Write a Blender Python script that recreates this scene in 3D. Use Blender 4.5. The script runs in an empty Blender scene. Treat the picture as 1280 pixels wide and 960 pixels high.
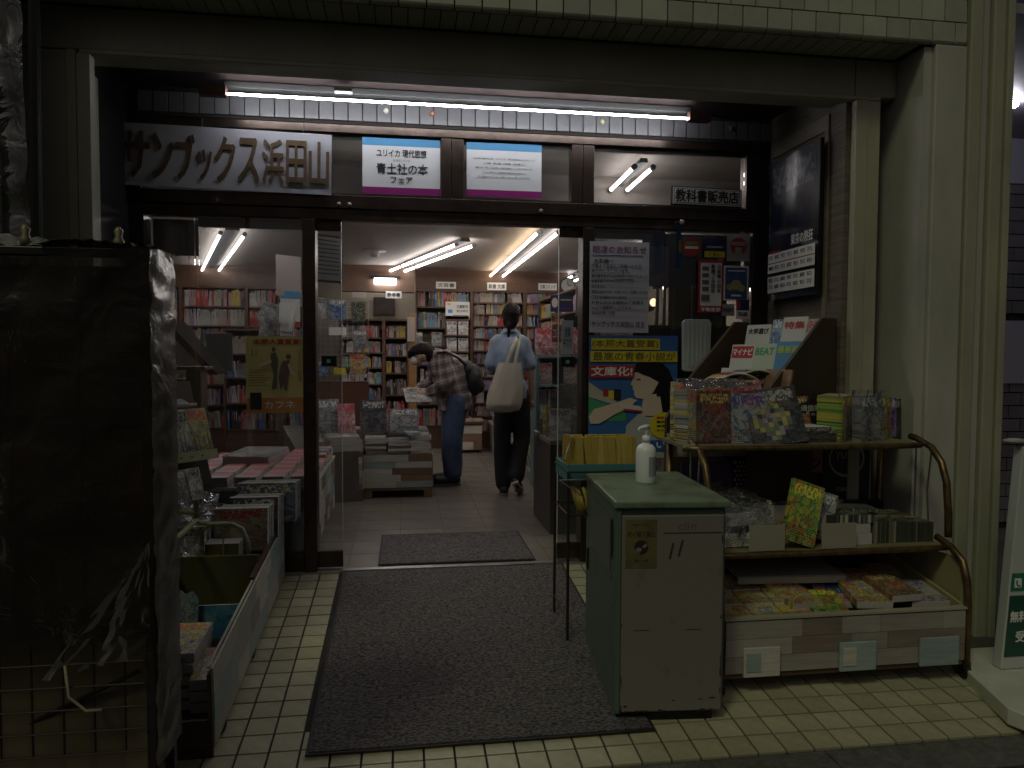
import bpy, bmesh, math, random
from mathutils import Vector, Matrix, Euler, noise
R = math.radians
rnd = random.Random(7)
sc = bpy.context.scene
col = sc.collection

# ------------------------------------------------------------------ camera
F, YAW, PITCH, ROLL, EYE = 910.0, R(8.4), R(2.5), R(0.27), 1.25
cf = Vector((math.sin(YAW) * math.cos(PITCH), math.cos(YAW) * math.cos(PITCH), -math.sin(PITCH)))
cr = Vector((math.cos(YAW), -math.sin(YAW), 0))
cu = cr.cross(cf)
cr, cu = cr * math.cos(ROLL) + cu * math.sin(ROLL), cu * math.cos(ROLL) - cr * math.sin(ROLL)
cam = bpy.data.objects.new('camera', bpy.data.cameras.new('camera'))
cam.data.sensor_width = 36
cam.data.lens = F / 1280 * 36
cam.data.clip_start = 0.05
cam.data.clip_end = 300
cam.matrix_world = Matrix(((cr.x, cu.x, -cf.x, 0), (cr.y, cu.y, -cf.y, 0), (cr.z, cu.z, -cf.z, EYE), (0, 0, 0, 1)))
col.objects.link(cam)
sc.camera = cam

# ------------------------------------------------------------------ light
TUBE = 14.0        # strength of the ceiling tubes in the shop
PORCH = 48.0       # strength of the thin tube over the doors
world = bpy.data.worlds.new('World')
sc.world = world
world.use_nodes = True
wn = world.node_tree
sky = wn.nodes.new('ShaderNodeTexSky')
sky.sky_type = 'NISHITA'
sky.sun_disc = False
sky.sun_elevation = R(52)
sky.sun_rotation = R(200)
sky.air_density = 0.35
sky.dust_density = 8.0
sky.ozone_density = 0.3
wn.links.new(sky.outputs[0], wn.nodes['Background'].inputs[0])
wn.nodes['Background'].inputs[1].default_value = 0.0095
sun = bpy.data.objects.new('street_glow', bpy.data.lights.new('street_glow', 'SUN'))
sun.data.energy = 0.34
sun.data.angle = R(9)
sun.data.color = (0.93, 1.0, 0.60)
sdir = Vector((0.55, 0.62, -1.0))            # the light travels this way: from the street lamp behind the viewer
sun.rotation_euler = sdir.to_track_quat('-Z', 'Y').to_euler()
sun.location = (0, -2, 6)
col.objects.link(sun)
sc.view_settings.view_transform = 'Standard'
sc.view_settings.look = 'None'
sc.view_settings.exposure = 0.0
sc.view_settings.gamma = 1.0
sc.render.engine = 'CYCLES'
sc.cycles.use_denoising = True
sc.cycles.max_bounces = 8
sc.cycles.transparent_max_bounces = 12
sc.cycles.sample_clamp_indirect = 3.0
sc.cycles.caustics_reflective = False
sc.cycles.caustics_refractive = False

# ------------------------------------------------------------------ helpers
def at(px, py, X=None, Y=None, Z=None):
    """world point of a photograph pixel on the plane X, Y or Z = const"""
    d = cf + cr * ((px - 640) / F) - cu * ((py - 480) / F)
    if Y is not None: t = Y / d.y
    elif X is not None: t = X / d.x
    else: t = (Z - EYE) / d.z
    return Vector((d.x * t, d.y * t, EYE + d.z * t))
def ramp_z(y): return -(4.3 - y) * 0.0945

MATS = {}
def rgb(c): return (c[0], c[1], c[2], 1.0)
def mat(name, c=(.5, .5, .5), rough=.6, metal=0., var=0., vs=6., bump=0., bs=60., spec=.5, c2=None, rvar=0., stretch=(1, 1, 1), emit=None, es=0., coat=0.):
    if name in MATS: return MATS[name]
    m = bpy.data.materials.new(name); m.use_nodes = True
    nt = m.node_tree; N = nt.nodes; L = nt.links
    b = N['Principled BSDF']
    b.inputs['Roughness'].default_value = rough
    b.inputs['Metallic'].default_value = metal
    b.inputs['Specular IOR Level'].default_value = spec
    b.inputs['Coat Weight'].default_value = coat
    b.inputs['Base Color'].default_value = rgb(c)
    tc = N.new('ShaderNodeTexCoord'); mp = N.new('ShaderNodeMapping')
    L.new(tc.outputs['Object'], mp.inputs[0]); mp.inputs['Scale'].default_value = stretch
    out = None
    if var or c2:
        nz = N.new('ShaderNodeTexNoise'); nz.inputs['Scale'].default_value = vs; nz.inputs['Detail'].default_value = 5
        nz.inputs['Roughness'].default_value = .65
        L.new(mp.outputs[0], nz.inputs['Vector'])
        rp = N.new('ShaderNodeValToRGB')
        rp.color_ramp.elements[0].position = .35; rp.color_ramp.elements[1].position = .68
        d = c2 or tuple(v * (1 - var) for v in c)
        e = c if c2 else tuple(min(1, v * (1 + var)) for v in c)
        rp.color_ramp.elements[0].color = rgb(d); rp.color_ramp.elements[1].color = rgb(e)
        L.new(nz.outputs[0], rp.inputs[0]); out = rp.outputs[0]
    if rvar:
        oi = N.new('ShaderNodeObjectInfo'); mr = N.new('ShaderNodeMapRange')
        mr.inputs['To Min'].default_value = 1 - rvar; mr.inputs['To Max'].default_value = 1 + rvar
        L.new(oi.outputs['Random'], mr.inputs[0])
        mx = N.new('ShaderNodeVectorMath'); mx.operation = 'SCALE'
        if out is None:
            rc = N.new('ShaderNodeRGB'); rc.outputs[0].default_value = rgb(c); out = rc.outputs[0]
        L.new(out, mx.inputs[0]); L.new(mr.outputs[0], mx.inputs['Scale']); out = mx.outputs[0]
    if out is not None: L.new(out, b.inputs['Base Color'])
    if bump:
        n2 = N.new('ShaderNodeTexNoise'); n2.inputs['Scale'].default_value = bs; n2.inputs['Detail'].default_value = 3
        L.new(mp.outputs[0], n2.inputs['Vector'])
        bp = N.new('ShaderNodeBump'); bp.inputs['Strength'].default_value = bump; bp.inputs['Distance'].default_value = .01
        L.new(n2.outputs[0], bp.inputs['Height']); L.new(bp.outputs[0], b.inputs['Normal'])
    if emit:
        b.inputs['Emission Color'].default_value = rgb(emit); b.inputs['Emission Strength'].default_value = es
    MATS[name] = m
    return m

def glass_mat(name, tint=(.96, .97, .97), k=1.6, rough=.0, dirt=.04, crumple=0., cs=20., dcol=(.5, .5, .5)):
    """a thin pane or film: mostly see-through, mirror-like by Fresnel, a little dust"""
    m = bpy.data.materials.new(name); m.use_nodes = True
    nt = m.node_tree; N = nt.nodes; L = nt.links
    N.remove(N['Principled BSDF'])
    tr = N.new('ShaderNodeBsdfTransparent'); tr.inputs[0].default_value = rgb(tint)
    gl = N.new('ShaderNodeBsdfGlossy'); gl.inputs['Roughness'].default_value = rough
    df = N.new('ShaderNodeBsdfDiffuse'); df.inputs[0].default_value = rgb(dcol)
    fr = N.new('ShaderNodeFresnel'); fr.inputs[0].default_value = 1.5
    mu = N.new('ShaderNodeMath'); mu.operation = 'MULTIPLY'; mu.inputs[1].default_value = k; mu.use_clamp = True
    L.new(fr.outputs[0], mu.inputs[0])
    m1 = N.new('ShaderNodeMixShader'); m2 = N.new('ShaderNodeMixShader')
    L.new(mu.outputs[0], m1.inputs[0]); L.new(tr.outputs[0], m1.inputs[1]); L.new(gl.outputs[0], m1.inputs[2])
    tc = N.new('ShaderNodeTexCoord'); nz = N.new('ShaderNodeTexNoise'); nz.inputs['Scale'].default_value = 3; nz.inputs['Detail'].default_value = 6
    L.new(tc.outputs['Object'], nz.inputs['Vector'])
    md = N.new('ShaderNodeMath'); md.operation = 'MULTIPLY'; md.inputs[1].default_value = dirt * 2
    L.new(nz.outputs[0], md.inputs[0]); L.new(md.outputs[0], m2.inputs[0])
    L.new(m1.outputs[0], m2.inputs[1]); L.new(df.outputs[0], m2.inputs[2])
    L.new(m2.outputs[0], N['Material Output'].inputs[0])
    if crumple:
        n1 = N.new('ShaderNodeTexNoise'); n1.inputs['Scale'].default_value = cs; n1.inputs['Detail'].default_value = 4
        n1.inputs['Distortion'].default_value = 1.5
        L.new(tc.outputs['Object'], n1.inputs['Vector'])
        bp = N.new('ShaderNodeBump'); bp.inputs['Strength'].default_value = crumple; bp.inputs['Distance'].default_value = .02
        L.new(n1.outputs[0], bp.inputs['Height'])
        for n in (gl, fr, df): L.new(bp.outputs[0], n.inputs['Normal'])
    MATS[name] = m
    return m

class MB:
    def __init__(s): s.v = []; s.f = []; s.m = []
    def add(s, vs, fs, mi=0, T=None):
        o = len(s.v)
        s.v += [tuple(T @ Vector(p)) if T else tuple(p) for p in vs]
        for f in fs: s.f.append(tuple(i + o for i in f)); s.m.append(mi)
        return s
    def box(s, x0, x1, y0, y1, z0, z1, mi=0, T=None):
        vs = [(x, y, z) for z in (z0, z1) for y in (y0, y1) for x in (x0, x1)]
        return s.add(vs, [(0, 2, 3, 1), (4, 5, 7, 6), (0, 1, 5, 4), (2, 6, 7, 3), (0, 4, 6, 2), (1, 3, 7, 5)], mi, T)
    def tube(s, pts, r, n=8, mi=0, rs=None, cap=True):
        pts = [Vector(p) for p in pts]; k = len(pts); vs = []; fs = []
        ref = None
        for i, p in enumerate(pts):
            d = (pts[min(i + 1, k - 1)] - pts[max(i - 1, 0)]).normalized()
            if ref is None: ref = d.orthogonal().normalized()
            a = (ref - d * ref.dot(d)).normalized(); b = d.cross(a); ref = a
            rr = rs[i] if rs else r
            for j in range(n):
                t = 2 * math.pi * j / n
                vs.append(p + a * math.cos(t) * rr + b * math.sin(t) * rr)
        for i in range(k - 1):
            for j in range(n):
                fs.append((i * n + j, i * n + (j + 1) % n, (i + 1) * n + (j + 1) % n, (i + 1) * n + j))
        if cap: fs += [tuple(range(n))[::-1], tuple(range((k - 1) * n, k * n))]
        return s.add(vs, fs, mi)
    def lathe(s, prof, n=20, mi=0, T=None):
        vs = []; fs = []; k = len(prof)
        for r, z in prof:
            for j in range(n):
                t = 2 * math.pi * j / n; vs.append((r * math.cos(t), r * math.sin(t), z))
        for i in range(k - 1):
            for j in range(n): fs.append((i * n + j, i * n + (j + 1) % n, (i + 1) * n + (j + 1) % n, (i + 1) * n + j))
        fs += [tuple(range(n))[::-1], tuple(range((k - 1) * n, k * n))]
        return s.add(vs, fs, mi, T)
    def prism(s, pts, d0, d1, axis='Y', mi=0, T=None):
        """2-D outline (u, w) extruded along the axis"""
        n = len(pts)
        def q(u, w, d): return {'Y': (u, d, w), 'X': (d, u, w), 'Z': (u, w, d)}[axis]
        vs = [q(u, w, d0) for u, w in pts] + [q(u, w, d1) for u, w in pts]
        fs = [tuple(range(n)), tuple(range(n, 2 * n))[::-1]] + [(i, i + n, (i + 1) % n + n, (i + 1) % n) for i in range(n)]
        return s.add(vs, fs, mi, T)
    def ell(s, c, r, mi=0, T=None, nu=14, nv=8):
        vs = []; fs = []
        for i in range(nv + 1):
            a = math.pi * i / nv
            for j in range(nu):
                b = 2 * math.pi * j / nu
                vs.append((c[0] + r[0] * math.sin(a) * math.cos(b), c[1] + r[1] * math.sin(a) * math.sin(b), c[2] + r[2] * math.cos(a)))
        for i in range(nv):
            for j in range(nu): fs.append((i * nu + j, (i + 1) * nu + j, (i + 1) * nu + (j + 1) % nu, i * nu + (j + 1) % nu))
        return s.add(vs, fs, mi, T)
    def cap(s, p0, p1, r0, r1, n=12, mi=0):
        """tapered capsule"""
        p0 = Vector(p0); p1 = Vector(p1); d = (p1 - p0).normalized(); pts = []; rs = []
        for a in (80, 50, 20): pts.append(p0 - d * r0 * math.sin(R(a))); rs.append(r0 * math.cos(R(a)))
        pts += [p0, p1]; rs += [r0, r1]
        for a in (20, 50, 80): pts.append(p1 + d * r1 * math.sin(R(a))); rs.append(r1 * math.cos(R(a)))
        return s.tube(pts, 0, n, mi, rs)
    def mesh(s, name, mats, smooth=False):
        me = bpy.data.meshes.new(name); me.from_pydata(s.v, [], s.f)
        for m in (mats if isinstance(mats, (list, tuple)) else [mats]): me.materials.append(m)
        me.polygons.foreach_set('material_index', s.m)
        if smooth: me.polygons.foreach_set('use_smooth', [True] * len(s.f))
        bm = bmesh.new(); bm.from_mesh(me); bmesh.ops.recalc_face_normals(bm, faces=bm.faces); bm.to_mesh(me); bm.free()
        me.update(); return me
    def build(s, name, mats, parent=None, smooth=False, bevel=0., loc=None, rot=None):
        return obj(name, s.mesh(name, mats, smooth), parent, bevel, loc, rot)
def obj(name, me, parent=None, bevel=0., loc=None, rot=None):
    o = bpy.data.objects.new(name, me); col.objects.link(o)
    if parent: o.parent = parent
    if loc is not None: o.location = loc
    if rot is not None: o.rotation_euler = rot
    if bevel:
        b = o.modifiers.new('bevel', 'BEVEL'); b.width = bevel; b.segments = 2; b.limit_method = 'ANGLE'; b.angle_limit = R(40)
        for p in me.polygons: p.use_smooth = False
    return o
def tag(o, label=None, cat=None, group=None, kind=None):
    if label: o['label'] = label
    if cat: o['category'] = cat
    if group: o['group'] = group
    if kind: o['kind'] = kind
    return o
def thing(name, label, cat, loc=(0, 0, 0), rz=0., group=None, rot=None):
    o = bpy.data.objects.new(name, None); col.objects.link(o); o.empty_display_size = .1
    o.location = loc; o.rotation_euler = rot if rot is not None else (0, 0, rz)
    return tag(o, label, cat, group)
def struct(o): o['kind'] = 'structure'; return o
def kids(o): return [c for c in bpy.data.objects if c.parent == o]
def dup(o, loc, rot=None, label=None, group=None):
    def cp(a, par):
        c = a.copy(); col.objects.link(c)
        if par: c.parent = par
        for k in kids(a): cp(k, c)
        return c
    src = kids(o)
    c = o.copy(); col.objects.link(c); c.location = loc
    if rot is not None: c.rotation_euler = rot
    for k in src: cp(k, c)
    if label: c['label'] = label
    if group: c['group'] = group
    return c
def bx(name, m, x0, x1, y0, y1, z0, z1, parent=None, bevel=0.):
    return MB().box(x0, x1, y0, y1, z0, z1).build(name, m, parent, bevel=bevel)

TXT = {}
side = bpy.data.scenes.new('side_scene')          # a small scene for evaluating one object quickly
def side_eval(o):
    side.collection.objects.link(o); side.view_layers[0].update(); return side.view_layers[0].depsgraph
def text(body, w, h, m, parent=None, loc=(0, 0, 0), rot=(R(90), 0, 0), bold=0., name='lettering', ext=.0006, shear=0., spacing=1.):
    o = text1(body, w, h, m, parent, loc, rot, min(bold, .008), name, ext, shear, spacing)
    if bold > .012 and o:      # heavier strokes: the outline repeated with small shifts
        me = o.data; vs = [v.co.copy() for v in me.vertices]; fs = [tuple(p.vertices) for p in me.polygons]; n = len(vs)
        x0 = max(v.x for v in vs) * 2 / max(1, max(len(l) for l in body.split('\n'))); d = min(bold, .04) * .55 * min(x0, max(v.y for v in vs) * 2 / (body.count('\n') + 1))
        V = []; Fc = []
        for k, (a, b) in enumerate(((0, 0), (1, 0), (-1, 0), (0, 1), (0, -1))):
            V += [(v.x + a * d, v.y + b * d, v.z + .00002 * k) for v in vs]; Fc += [tuple(i + k * n for i in f) for f in fs]
        m2 = bpy.data.meshes.new(name); m2.from_pydata(V, [], Fc); m2.materials.append(m); o.data = m2
    return o
def text1(body, w, h, m, parent=None, loc=(0, 0, 0), rot=(R(90), 0, 0), bold=0., name='lettering', ext=.0006, shear=0., spacing=1.):
    """lettering centred on loc, fitted into w x h"""
    key = (body, bold, ext, shear, spacing)
    if key not in TXT:
        c = bpy.data.curves.new('lettering', 'FONT'); c.body = body; c.extrude = 0.02 if ext else 0; c.offset = bold
        c.resolution_u = 2; c.align_x = 'CENTER'; c.space_line = spacing; c.shear = shear
        o = bpy.data.objects.new('tmp', c); dg = side_eval(o)
        me = bpy.data.meshes.new_from_object(o.evaluated_get(dg))
        bpy.data.objects.remove(o); bpy.data.curves.remove(c)
        TXT[key] = [v.co.copy() for v in me.vertices], [tuple(p.vertices) for p in me.polygons]
        bpy.data.meshes.remove(me)
    vs, fs = TXT[key]
    if not vs: return None
    x0 = min(v.x for v in vs); x1 = max(v.x for v in vs); y0 = min(v.y for v in vs); y1 = max(v.y for v in vs)
    if h is None: h = (y1 - y0) * w / (x1 - x0)
    if w is None: w = (x1 - x0) * h / (y1 - y0)
    sx = w / (x1 - x0); sy = h / (y1 - y0); sz = ext / .02 if ext else 0
    me = bpy.data.meshes.new(name)
    me.from_pydata([((v.x - (x0 + x1) / 2) * sx, (v.y - (y0 + y1) / 2) * sy, v.z * sz) for v in vs], [], fs)
    me.materials.append(m); me.update()
    return obj(name, me, parent, loc=loc, rot=rot)

# ------------------------------------------------------------------ common materials
paint = mat('green_grey_paint', (.36, .355, .26), .5, var=.12, vs=3, bump=.15, bs=30, stretch=(1.5, 1.5, .7))
paint2 = mat('pale_pier_paint', (.44, .43, .38), .5, var=.12, vs=2.5, bump=.12, bs=25, stretch=(1.5, 1.5, .6))
bronze = mat('brown_aluminium', (.075, .055, .045), .32, .75, var=.25, vs=9, bump=.03, bs=90)
darkwood = mat('dark_brown_panel', (.035, .022, .02), .55, var=.2, vs=8)
blackm = mat('black_metal', (.012, .012, .012), .4, .3)
steel = mat('brushed_steel', (.45, .45, .44), .3, .9, var=.1)
white = mat('white_card', (.72, .72, .70), .55, var=.04, vs=3)
paper = mat('page_edges', (.52, .50, .46), .8, var=.14, vs=3, stretch=(1, 1, 160))
black = mat('black_print', (.015, .014, .015), .6)
brownlet = mat('brown_letter', (.10, .060, .028), .5, var=.3, vs=25)
redp = mat('red_print', (.38, .03, .025), .5)
bluep = mat('blue_print', (.03, .10, .42), .5)
skyb = mat('sky_blue_print', (.07, .30, .58), .5)
magenta = mat('magenta_print', (.27, .01, .17), .5)
yellow = mat('yellow_print', (.62, .52, .03), .5)
greenp = mat('green_print', (.06, .30, .12), .5)
whitep = mat('white_print', (.75, .75, .73), .5)
wallcream = mat('cream_wall', (.30, .26, .20), .75, var=.05, vs=2)
shelfwood = mat('shelf_wood', (.10, .050, .030), .5, var=.25, vs=5, stretch=(1, 1, 8))
palewood = mat('pale_plank', (.52, .50, .44), .6, var=.14, vs=7, stretch=(1, 1, 9), bump=.1, bs=40, rvar=.12)
brownplank = mat('brown_plank', (.21, .135, .085), .6, var=.25, vs=7, stretch=(1, 1, 9), bump=.12, bs=40, rvar=.2)
blueplank = mat('pale_blue_plank', (.30, .38, .37), .6, var=.14, vs=7, stretch=(1, 1, 9), bump=.1, bs=40, rvar=.1)
glass = glass_mat('window_glass')
film = glass_mat('clear_film', (.96, .96, .95), 1.1, .10, .02, .6, 12)
bagfilm = glass_mat('plastic_bag_film', (.93, .93, .93), 1.3, .12, .04, .8, 26, (.6, .6, .6))
tube_mat = mat('fluorescent_tube', (.9, .9, .9), .5, emit=(.95, .96, 1.0), es=PORCH)
tube_warm = mat('warm_fluorescent_tube', (.9, .9, .9), .5, emit=(1.0, .80, .55), es=TUBE)
tube_in = mat('ceiling_fluorescent_tube', (.9, .9, .9), .5, emit=(1.0, .95, .93), es=TUBE)
fixture = mat('white_enamel', (.30, .30, .29), .45)
housing_m = mat('tube_housing', (.05, .05, .05), .6)

def cover_mat(name, bg, c2, c3, title, seed=0, scale=3.0, busy=.5):
    """printed cover in generated coordinates: picture blobs, a title band and rows of small print; every object differs"""
    if name in MATS: return MATS[name]
    m = bpy.data.materials.new(name); m.use_nodes = True
    nt = m.node_tree; N = nt.nodes; L = nt.links; b = N['Principled BSDF']
    b.inputs['Roughness'].default_value = .32
    tc = N.new('ShaderNodeTexCoord'); oi = N.new('ShaderNodeObjectInfo')
    sp = N.new('ShaderNodeSeparateXYZ'); L.new(tc.outputs['Generated'], sp.inputs[0])
    def mth(op, a, bb=None, clamp=False):
        n = N.new('ShaderNodeMath'); n.operation = op; n.use_clamp = clamp
        for i, q in enumerate((a, bb)):
            if q is None: continue
            if isinstance(q, (int, float)): n.inputs[i].default_value = q
            else: L.new(q, n.inputs[i])
        return n.outputs[0]
    def mix(f, a, bb):
        n = N.new('ShaderNodeMix'); n.data_type = 'RGBA'
        if isinstance(f, (int, float)): n.inputs[0].default_value = f
        else: L.new(f, n.inputs[0])
        for i, q in ((6, a), (7, bb)):
            if isinstance(q, tuple): n.inputs[i].default_value = rgb(q)
            else: L.new(q, n.inputs[i])
        return n.outputs[2]
    rr = mth('MULTIPLY', oi.outputs['Random'], 40.0); rr = mth('ADD', rr, float(seed))
    cb = N.new('ShaderNodeCombineXYZ'); L.new(sp.outputs[0], cb.inputs[0]); L.new(mth('MULTIPLY', sp.outputs[2], 1.4), cb.inputs[1]); L.new(rr, cb.inputs[2])
    vo = N.new('ShaderNodeTexVoronoi'); vo.inputs['Scale'].default_value = scale; L.new(cb.outputs[0], vo.inputs['Vector'])
    vsep = N.new('ShaderNodeSeparateColor'); L.new(vo.outputs['Color'], vsep.inputs[0])
    nz = N.new('ShaderNodeTexNoise'); nz.inputs['Scale'].default_value = scale * 1.3; nz.inputs['Detail'].default_value = 4; nz.inputs['Distortion'].default_value = 1.2
    L.new(cb.outputs[0], nz.inputs['Vector'])
    base = mix(mth('GREATER_THAN', nz.outputs[0], 1 - busy), bg, c2)
    base = mix(mth('MULTIPLY', mth('GREATER_THAN', vsep.outputs[0], .68), busy), base, c3)
    n3 = N.new('ShaderNodeTexNoise'); n3.inputs['Scale'].default_value = scale * 5; n3.inputs['Detail'].default_value = 3; L.new(cb.outputs[0], n3.inputs['Vector'])
    base = mix(mth('MULTIPLY', n3.outputs[0], .35), base, (.03, .03, .03))
    ve = N.new('ShaderNodeTexVoronoi'); ve.feature = 'DISTANCE_TO_EDGE'; ve.inputs['Scale'].default_value = scale * 1.1; L.new(nz.outputs['Color'], ve.inputs['Vector'])
    wv = N.new('ShaderNodeVectorMath'); wv.operation = 'MULTIPLY_ADD'; L.new(nz.outputs['Color'], wv.inputs[0]); wv.inputs[1].default_value = (.25, .25, 0); L.new(cb.outputs[0], wv.inputs[2]); L.new(wv.outputs[0], ve.inputs['Vector'])
    base = mix(mth('MULTIPLY', mth('LESS_THAN', ve.outputs['Distance'], .035), .8 * min(1, busy * 2 - .1)), base, (.02, .02, .025))
    # title letters in the top band, small print at the bottom
    c4 = N.new('ShaderNodeCombineXYZ'); L.new(mth('MULTIPLY', sp.outputs[0], 22.0), c4.inputs[0]); L.new(mth('MULTIPLY', sp.outputs[2], 16.0), c4.inputs[1]); L.new(rr, c4.inputs[2])
    n4 = N.new('ShaderNodeTexNoise'); n4.inputs['Scale'].default_value = 1; n4.inputs['Detail'].default_value = 1; L.new(c4.outputs[0], n4.inputs['Vector'])
    band = mth('MULTIPLY', mth('GREATER_THAN', sp.outputs[2], .76), mth('LESS_THAN', sp.outputs[2], .95))
    band = mth('MULTIPLY', band, mth('LESS_THAN', mth('ABSOLUTE', mth('SUBTRACT', sp.outputs[0], .5)), .42))
    base = mix(mth('MULTIPLY', band, mth('GREATER_THAN', n4.outputs[0], .5)), base, title)
    c5 = N.new('ShaderNodeCombineXYZ'); L.new(mth('MULTIPLY', sp.outputs[0], 60.0), c5.inputs[0]); L.new(mth('MULTIPLY', sp.outputs[2], 26.0), c5.inputs[1]); L.new(rr, c5.inputs[2])
    n5 = N.new('ShaderNodeTexNoise'); n5.inputs['Scale'].default_value = 1; L.new(c5.outputs[0], n5.inputs['Vector'])
    low = mth('LESS_THAN', sp.outputs[2], .28)
    rows = mth('GREATER_THAN', mth('FRACT', mth('MULTIPLY', sp.outputs[2], 26.0)), .45)
    base = mix(mth('MULTIPLY', mth('MULTIPLY', low, rows), mth('GREATER_THAN', n5.outputs[0], .5)), base, (.04, .035, .04))
    L.new(base, b.inputs['Base Color'])
    MATS[name] = m
    return m
def half_cover():
    m = mat('comic_half_red', (.46, .10, .11), .4); nt = m.node_tree; N = nt.nodes; L = nt.links
    tc = N.new('ShaderNodeTexCoord'); sp = N.new('ShaderNodeSeparateXYZ'); L.new(tc.outputs['Generated'], sp.inputs[0])
    r = N.new('ShaderNodeValToRGB'); r.color_ramp.interpolation = 'CONSTANT'; e = r.color_ramp.elements
    e[0].color = (.62, .62, .62, 1); e[1].position = .42; e[1].color = (.68, .09, .12, 1); q = e.new(.08); q.color = (.20, .20, .21, 1); q = e.new(.16); q.color = (.42, .41, .40, 1); q = e.new(.93); q.color = (.50, .38, .38, 1)
    nz = N.new('ShaderNodeTexNoise'); nz.inputs['Scale'].default_value = 9; L.new(tc.outputs['Generated'], nz.inputs['Vector'])
    ad = N.new('ShaderNodeMath'); ad.operation = 'MULTIPLY_ADD'; ad.inputs[1].default_value = .18; L.new(nz.outputs[0], ad.inputs[0]); L.new(sp.outputs[2], ad.inputs[2])
    s2 = N.new('ShaderNodeMath'); s2.operation = 'SUBTRACT'; s2.inputs[1].default_value = .09; L.new(ad.outputs[0], s2.inputs[0])
    L.new(s2.outputs[0], r.inputs[0]); L.new(r.outputs[0], N['Principled BSDF'].inputs['Base Color']); return m
halfred = half_cover()
CV = {
 'white':  cover_mat('cover_white', (.62, .61, .58), (.42, .43, .46), (.10, .10, .13), (.04, .04, .05), 1, 3, .42),
 'pink':   cover_mat('cover_pink', (.62, .30, .32), (.70, .60, .58), (.45, .05, .08), (.55, .03, .05), 2, 3, .45),
 'redwhite': cover_mat('cover_red_white', (.50, .47, .44), (.42, .10, .09), (.38, .06, .06), (.4, .03, .03), 3, 3, .40),
 'halfred': halfred,
 'blue':   cover_mat('cover_blue', (.08, .17, .40), (.30, .45, .60), (.60, .60, .55), (.8, .8, .75), 4, 3, .45),
 'yellow': cover_mat('cover_yellow', (.68, .58, .08), (.50, .42, .34), (.50, .08, .10), (.5, .03, .03), 5, 5, .5),
 'green':  cover_mat('cover_green', (.20, .46, .10), (.58, .50, .08), (.40, .05, .05), (.85, .8, .1), 6, 4, .5),
 'dark':   cover_mat('cover_dark', (.03, .035, .04), (.08, .09, .10), (.22, .20, .18), (.45, .44, .42), 7, 4, .5),
 'grey':   cover_mat('cover_grey', (.35, .36, .37), (.20, .22, .24), (.50, .48, .46), (.7, .7, .7), 8, 2.5, .5),
 'comic':  cover_mat('cover_comic', (.62, .58, .45), (.60, .48, .08), (.08, .22, .50), (.7, .10, .08), 9, 6, .5),
 'brown':  cover_mat('cover_brown', (.20, .13, .08), (.42, .30, .16), (.45, .10, .06), (.6, .5, .2), 10, 5, .5),
 'purple': cover_mat('cover_purple', (.12, .06, .28), (.35, .25, .50), (.55, .5, .55), (.7, .65, .8), 11, 4, .5),
 'comicdark': cover_mat('cover_comic_dark', (.06, .07, .05), (.30, .30, .20), (.38, .34, .26), (.4, .36, .2), 13, 3.2, .42),
 'check':  cover_mat('cover_check', (.50, .45, .36), (.05, .06, .06), (.12, .22, .10), (.1, .08, .05), 12, 7, .55),
}
BK = {}
ORD = ['first', 'second', 'third', 'fourth', 'fifth', 'sixth', 'seventh', 'eighth', 'ninth', 'tenth', 'eleventh', 'twelfth', 'thirteenth', 'fourteenth']
def book(name, label, cat, w, h, t, cm, loc, rot=(0, 0, 0), group=None, parent=None, allover=False):
    """canonical book: cover faces -Y, stands on z = 0, centred in x"""
    key = (round(w, 3), round(h, 3), round(t, 3), cm, allover)
    if key not in BK:
        b = MB()
        vs = [(x, y, z) for z in (0, h) for y in (0, t) for x in (-w / 2, w / 2)]
        b.add(vs, [(0, 1, 5, 4), (2, 6, 7, 3), (0, 4, 6, 2)], 0)
        b.add(vs, [(0, 2, 3, 1), (4, 5, 7, 6), (1, 3, 7, 5)], 1)
        BK[key] = b.mesh(name, [CV[cm] if isinstance(cm, str) else cm, paper if not allover else CV[cm]])
    o = obj(name, BK[key], parent, loc=loc, rot=rot)
    if label: tag(o, label, cat, group)
    return o
# ------------------------------------------------------------------ ground
tile_cream = mat('cream_floor_tile', (.39, .375, .245), .42, var=.14, vs=14, rvar=.12, bump=.05, bs=40)
grout = mat('dark_grout', (.03, .029, .024), .9, var=.3, vs=40)
tile_in = mat('brown_grey_floor_tile', (.155, .138, .118), .40, var=.2, vs=7, rvar=.12, bump=.04, bs=30)
asphalt = mat('asphalt', (.045, .045, .045), .9, var=.35, vs=70, bump=.5, bs=160)
stone = mat('dark_kerb_stone', (.10, .10, .09), .8, var=.35, vs=30, bump=.3, bs=120)

struct(bx('street', asphalt, -60, 60, -90, 2.2, -.40, -.200))
kb = struct(bx('kerb_strip', grout, -3.2, 4.5, 2.19, 2.383, -.36, -.190))
for i in range(8):
    x = -3.0 + i * .9
    bx('kerb_stone', stone, x + .003, x + .897, 2.203, 2.380, -.25, -.1835, kb, bevel=.004)
ramp = MB().prism([(2.383, ramp_z(2.383) - .01), (4.2, ramp_z(4.2) - .01), (4.2, -.4), (2.383, -.4)], -3.2, 2.5, 'X').build('entrance_ramp', grout)
struct(ramp)
slope = math.atan(.0945)
tm = MB().box(.0042, .1038, .0042, .1030, -.02, 0).mesh('tile', tile_cream)
spots = []
for j in range(17):
    for i in range(-12, 29):
        x = -.583 + i * .108; y = 2.386 + j * .1069
        if x > 2.42: continue
        if -.36 < x + .02 and x + .108 < .90 and y > 2.62 : continue
        spots.append((y + max(0, -x - .8) * 3 + max(0, y - 3.2) * (x > .95) * 2, x, y))
spots.sort()
rest = MB()
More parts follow.
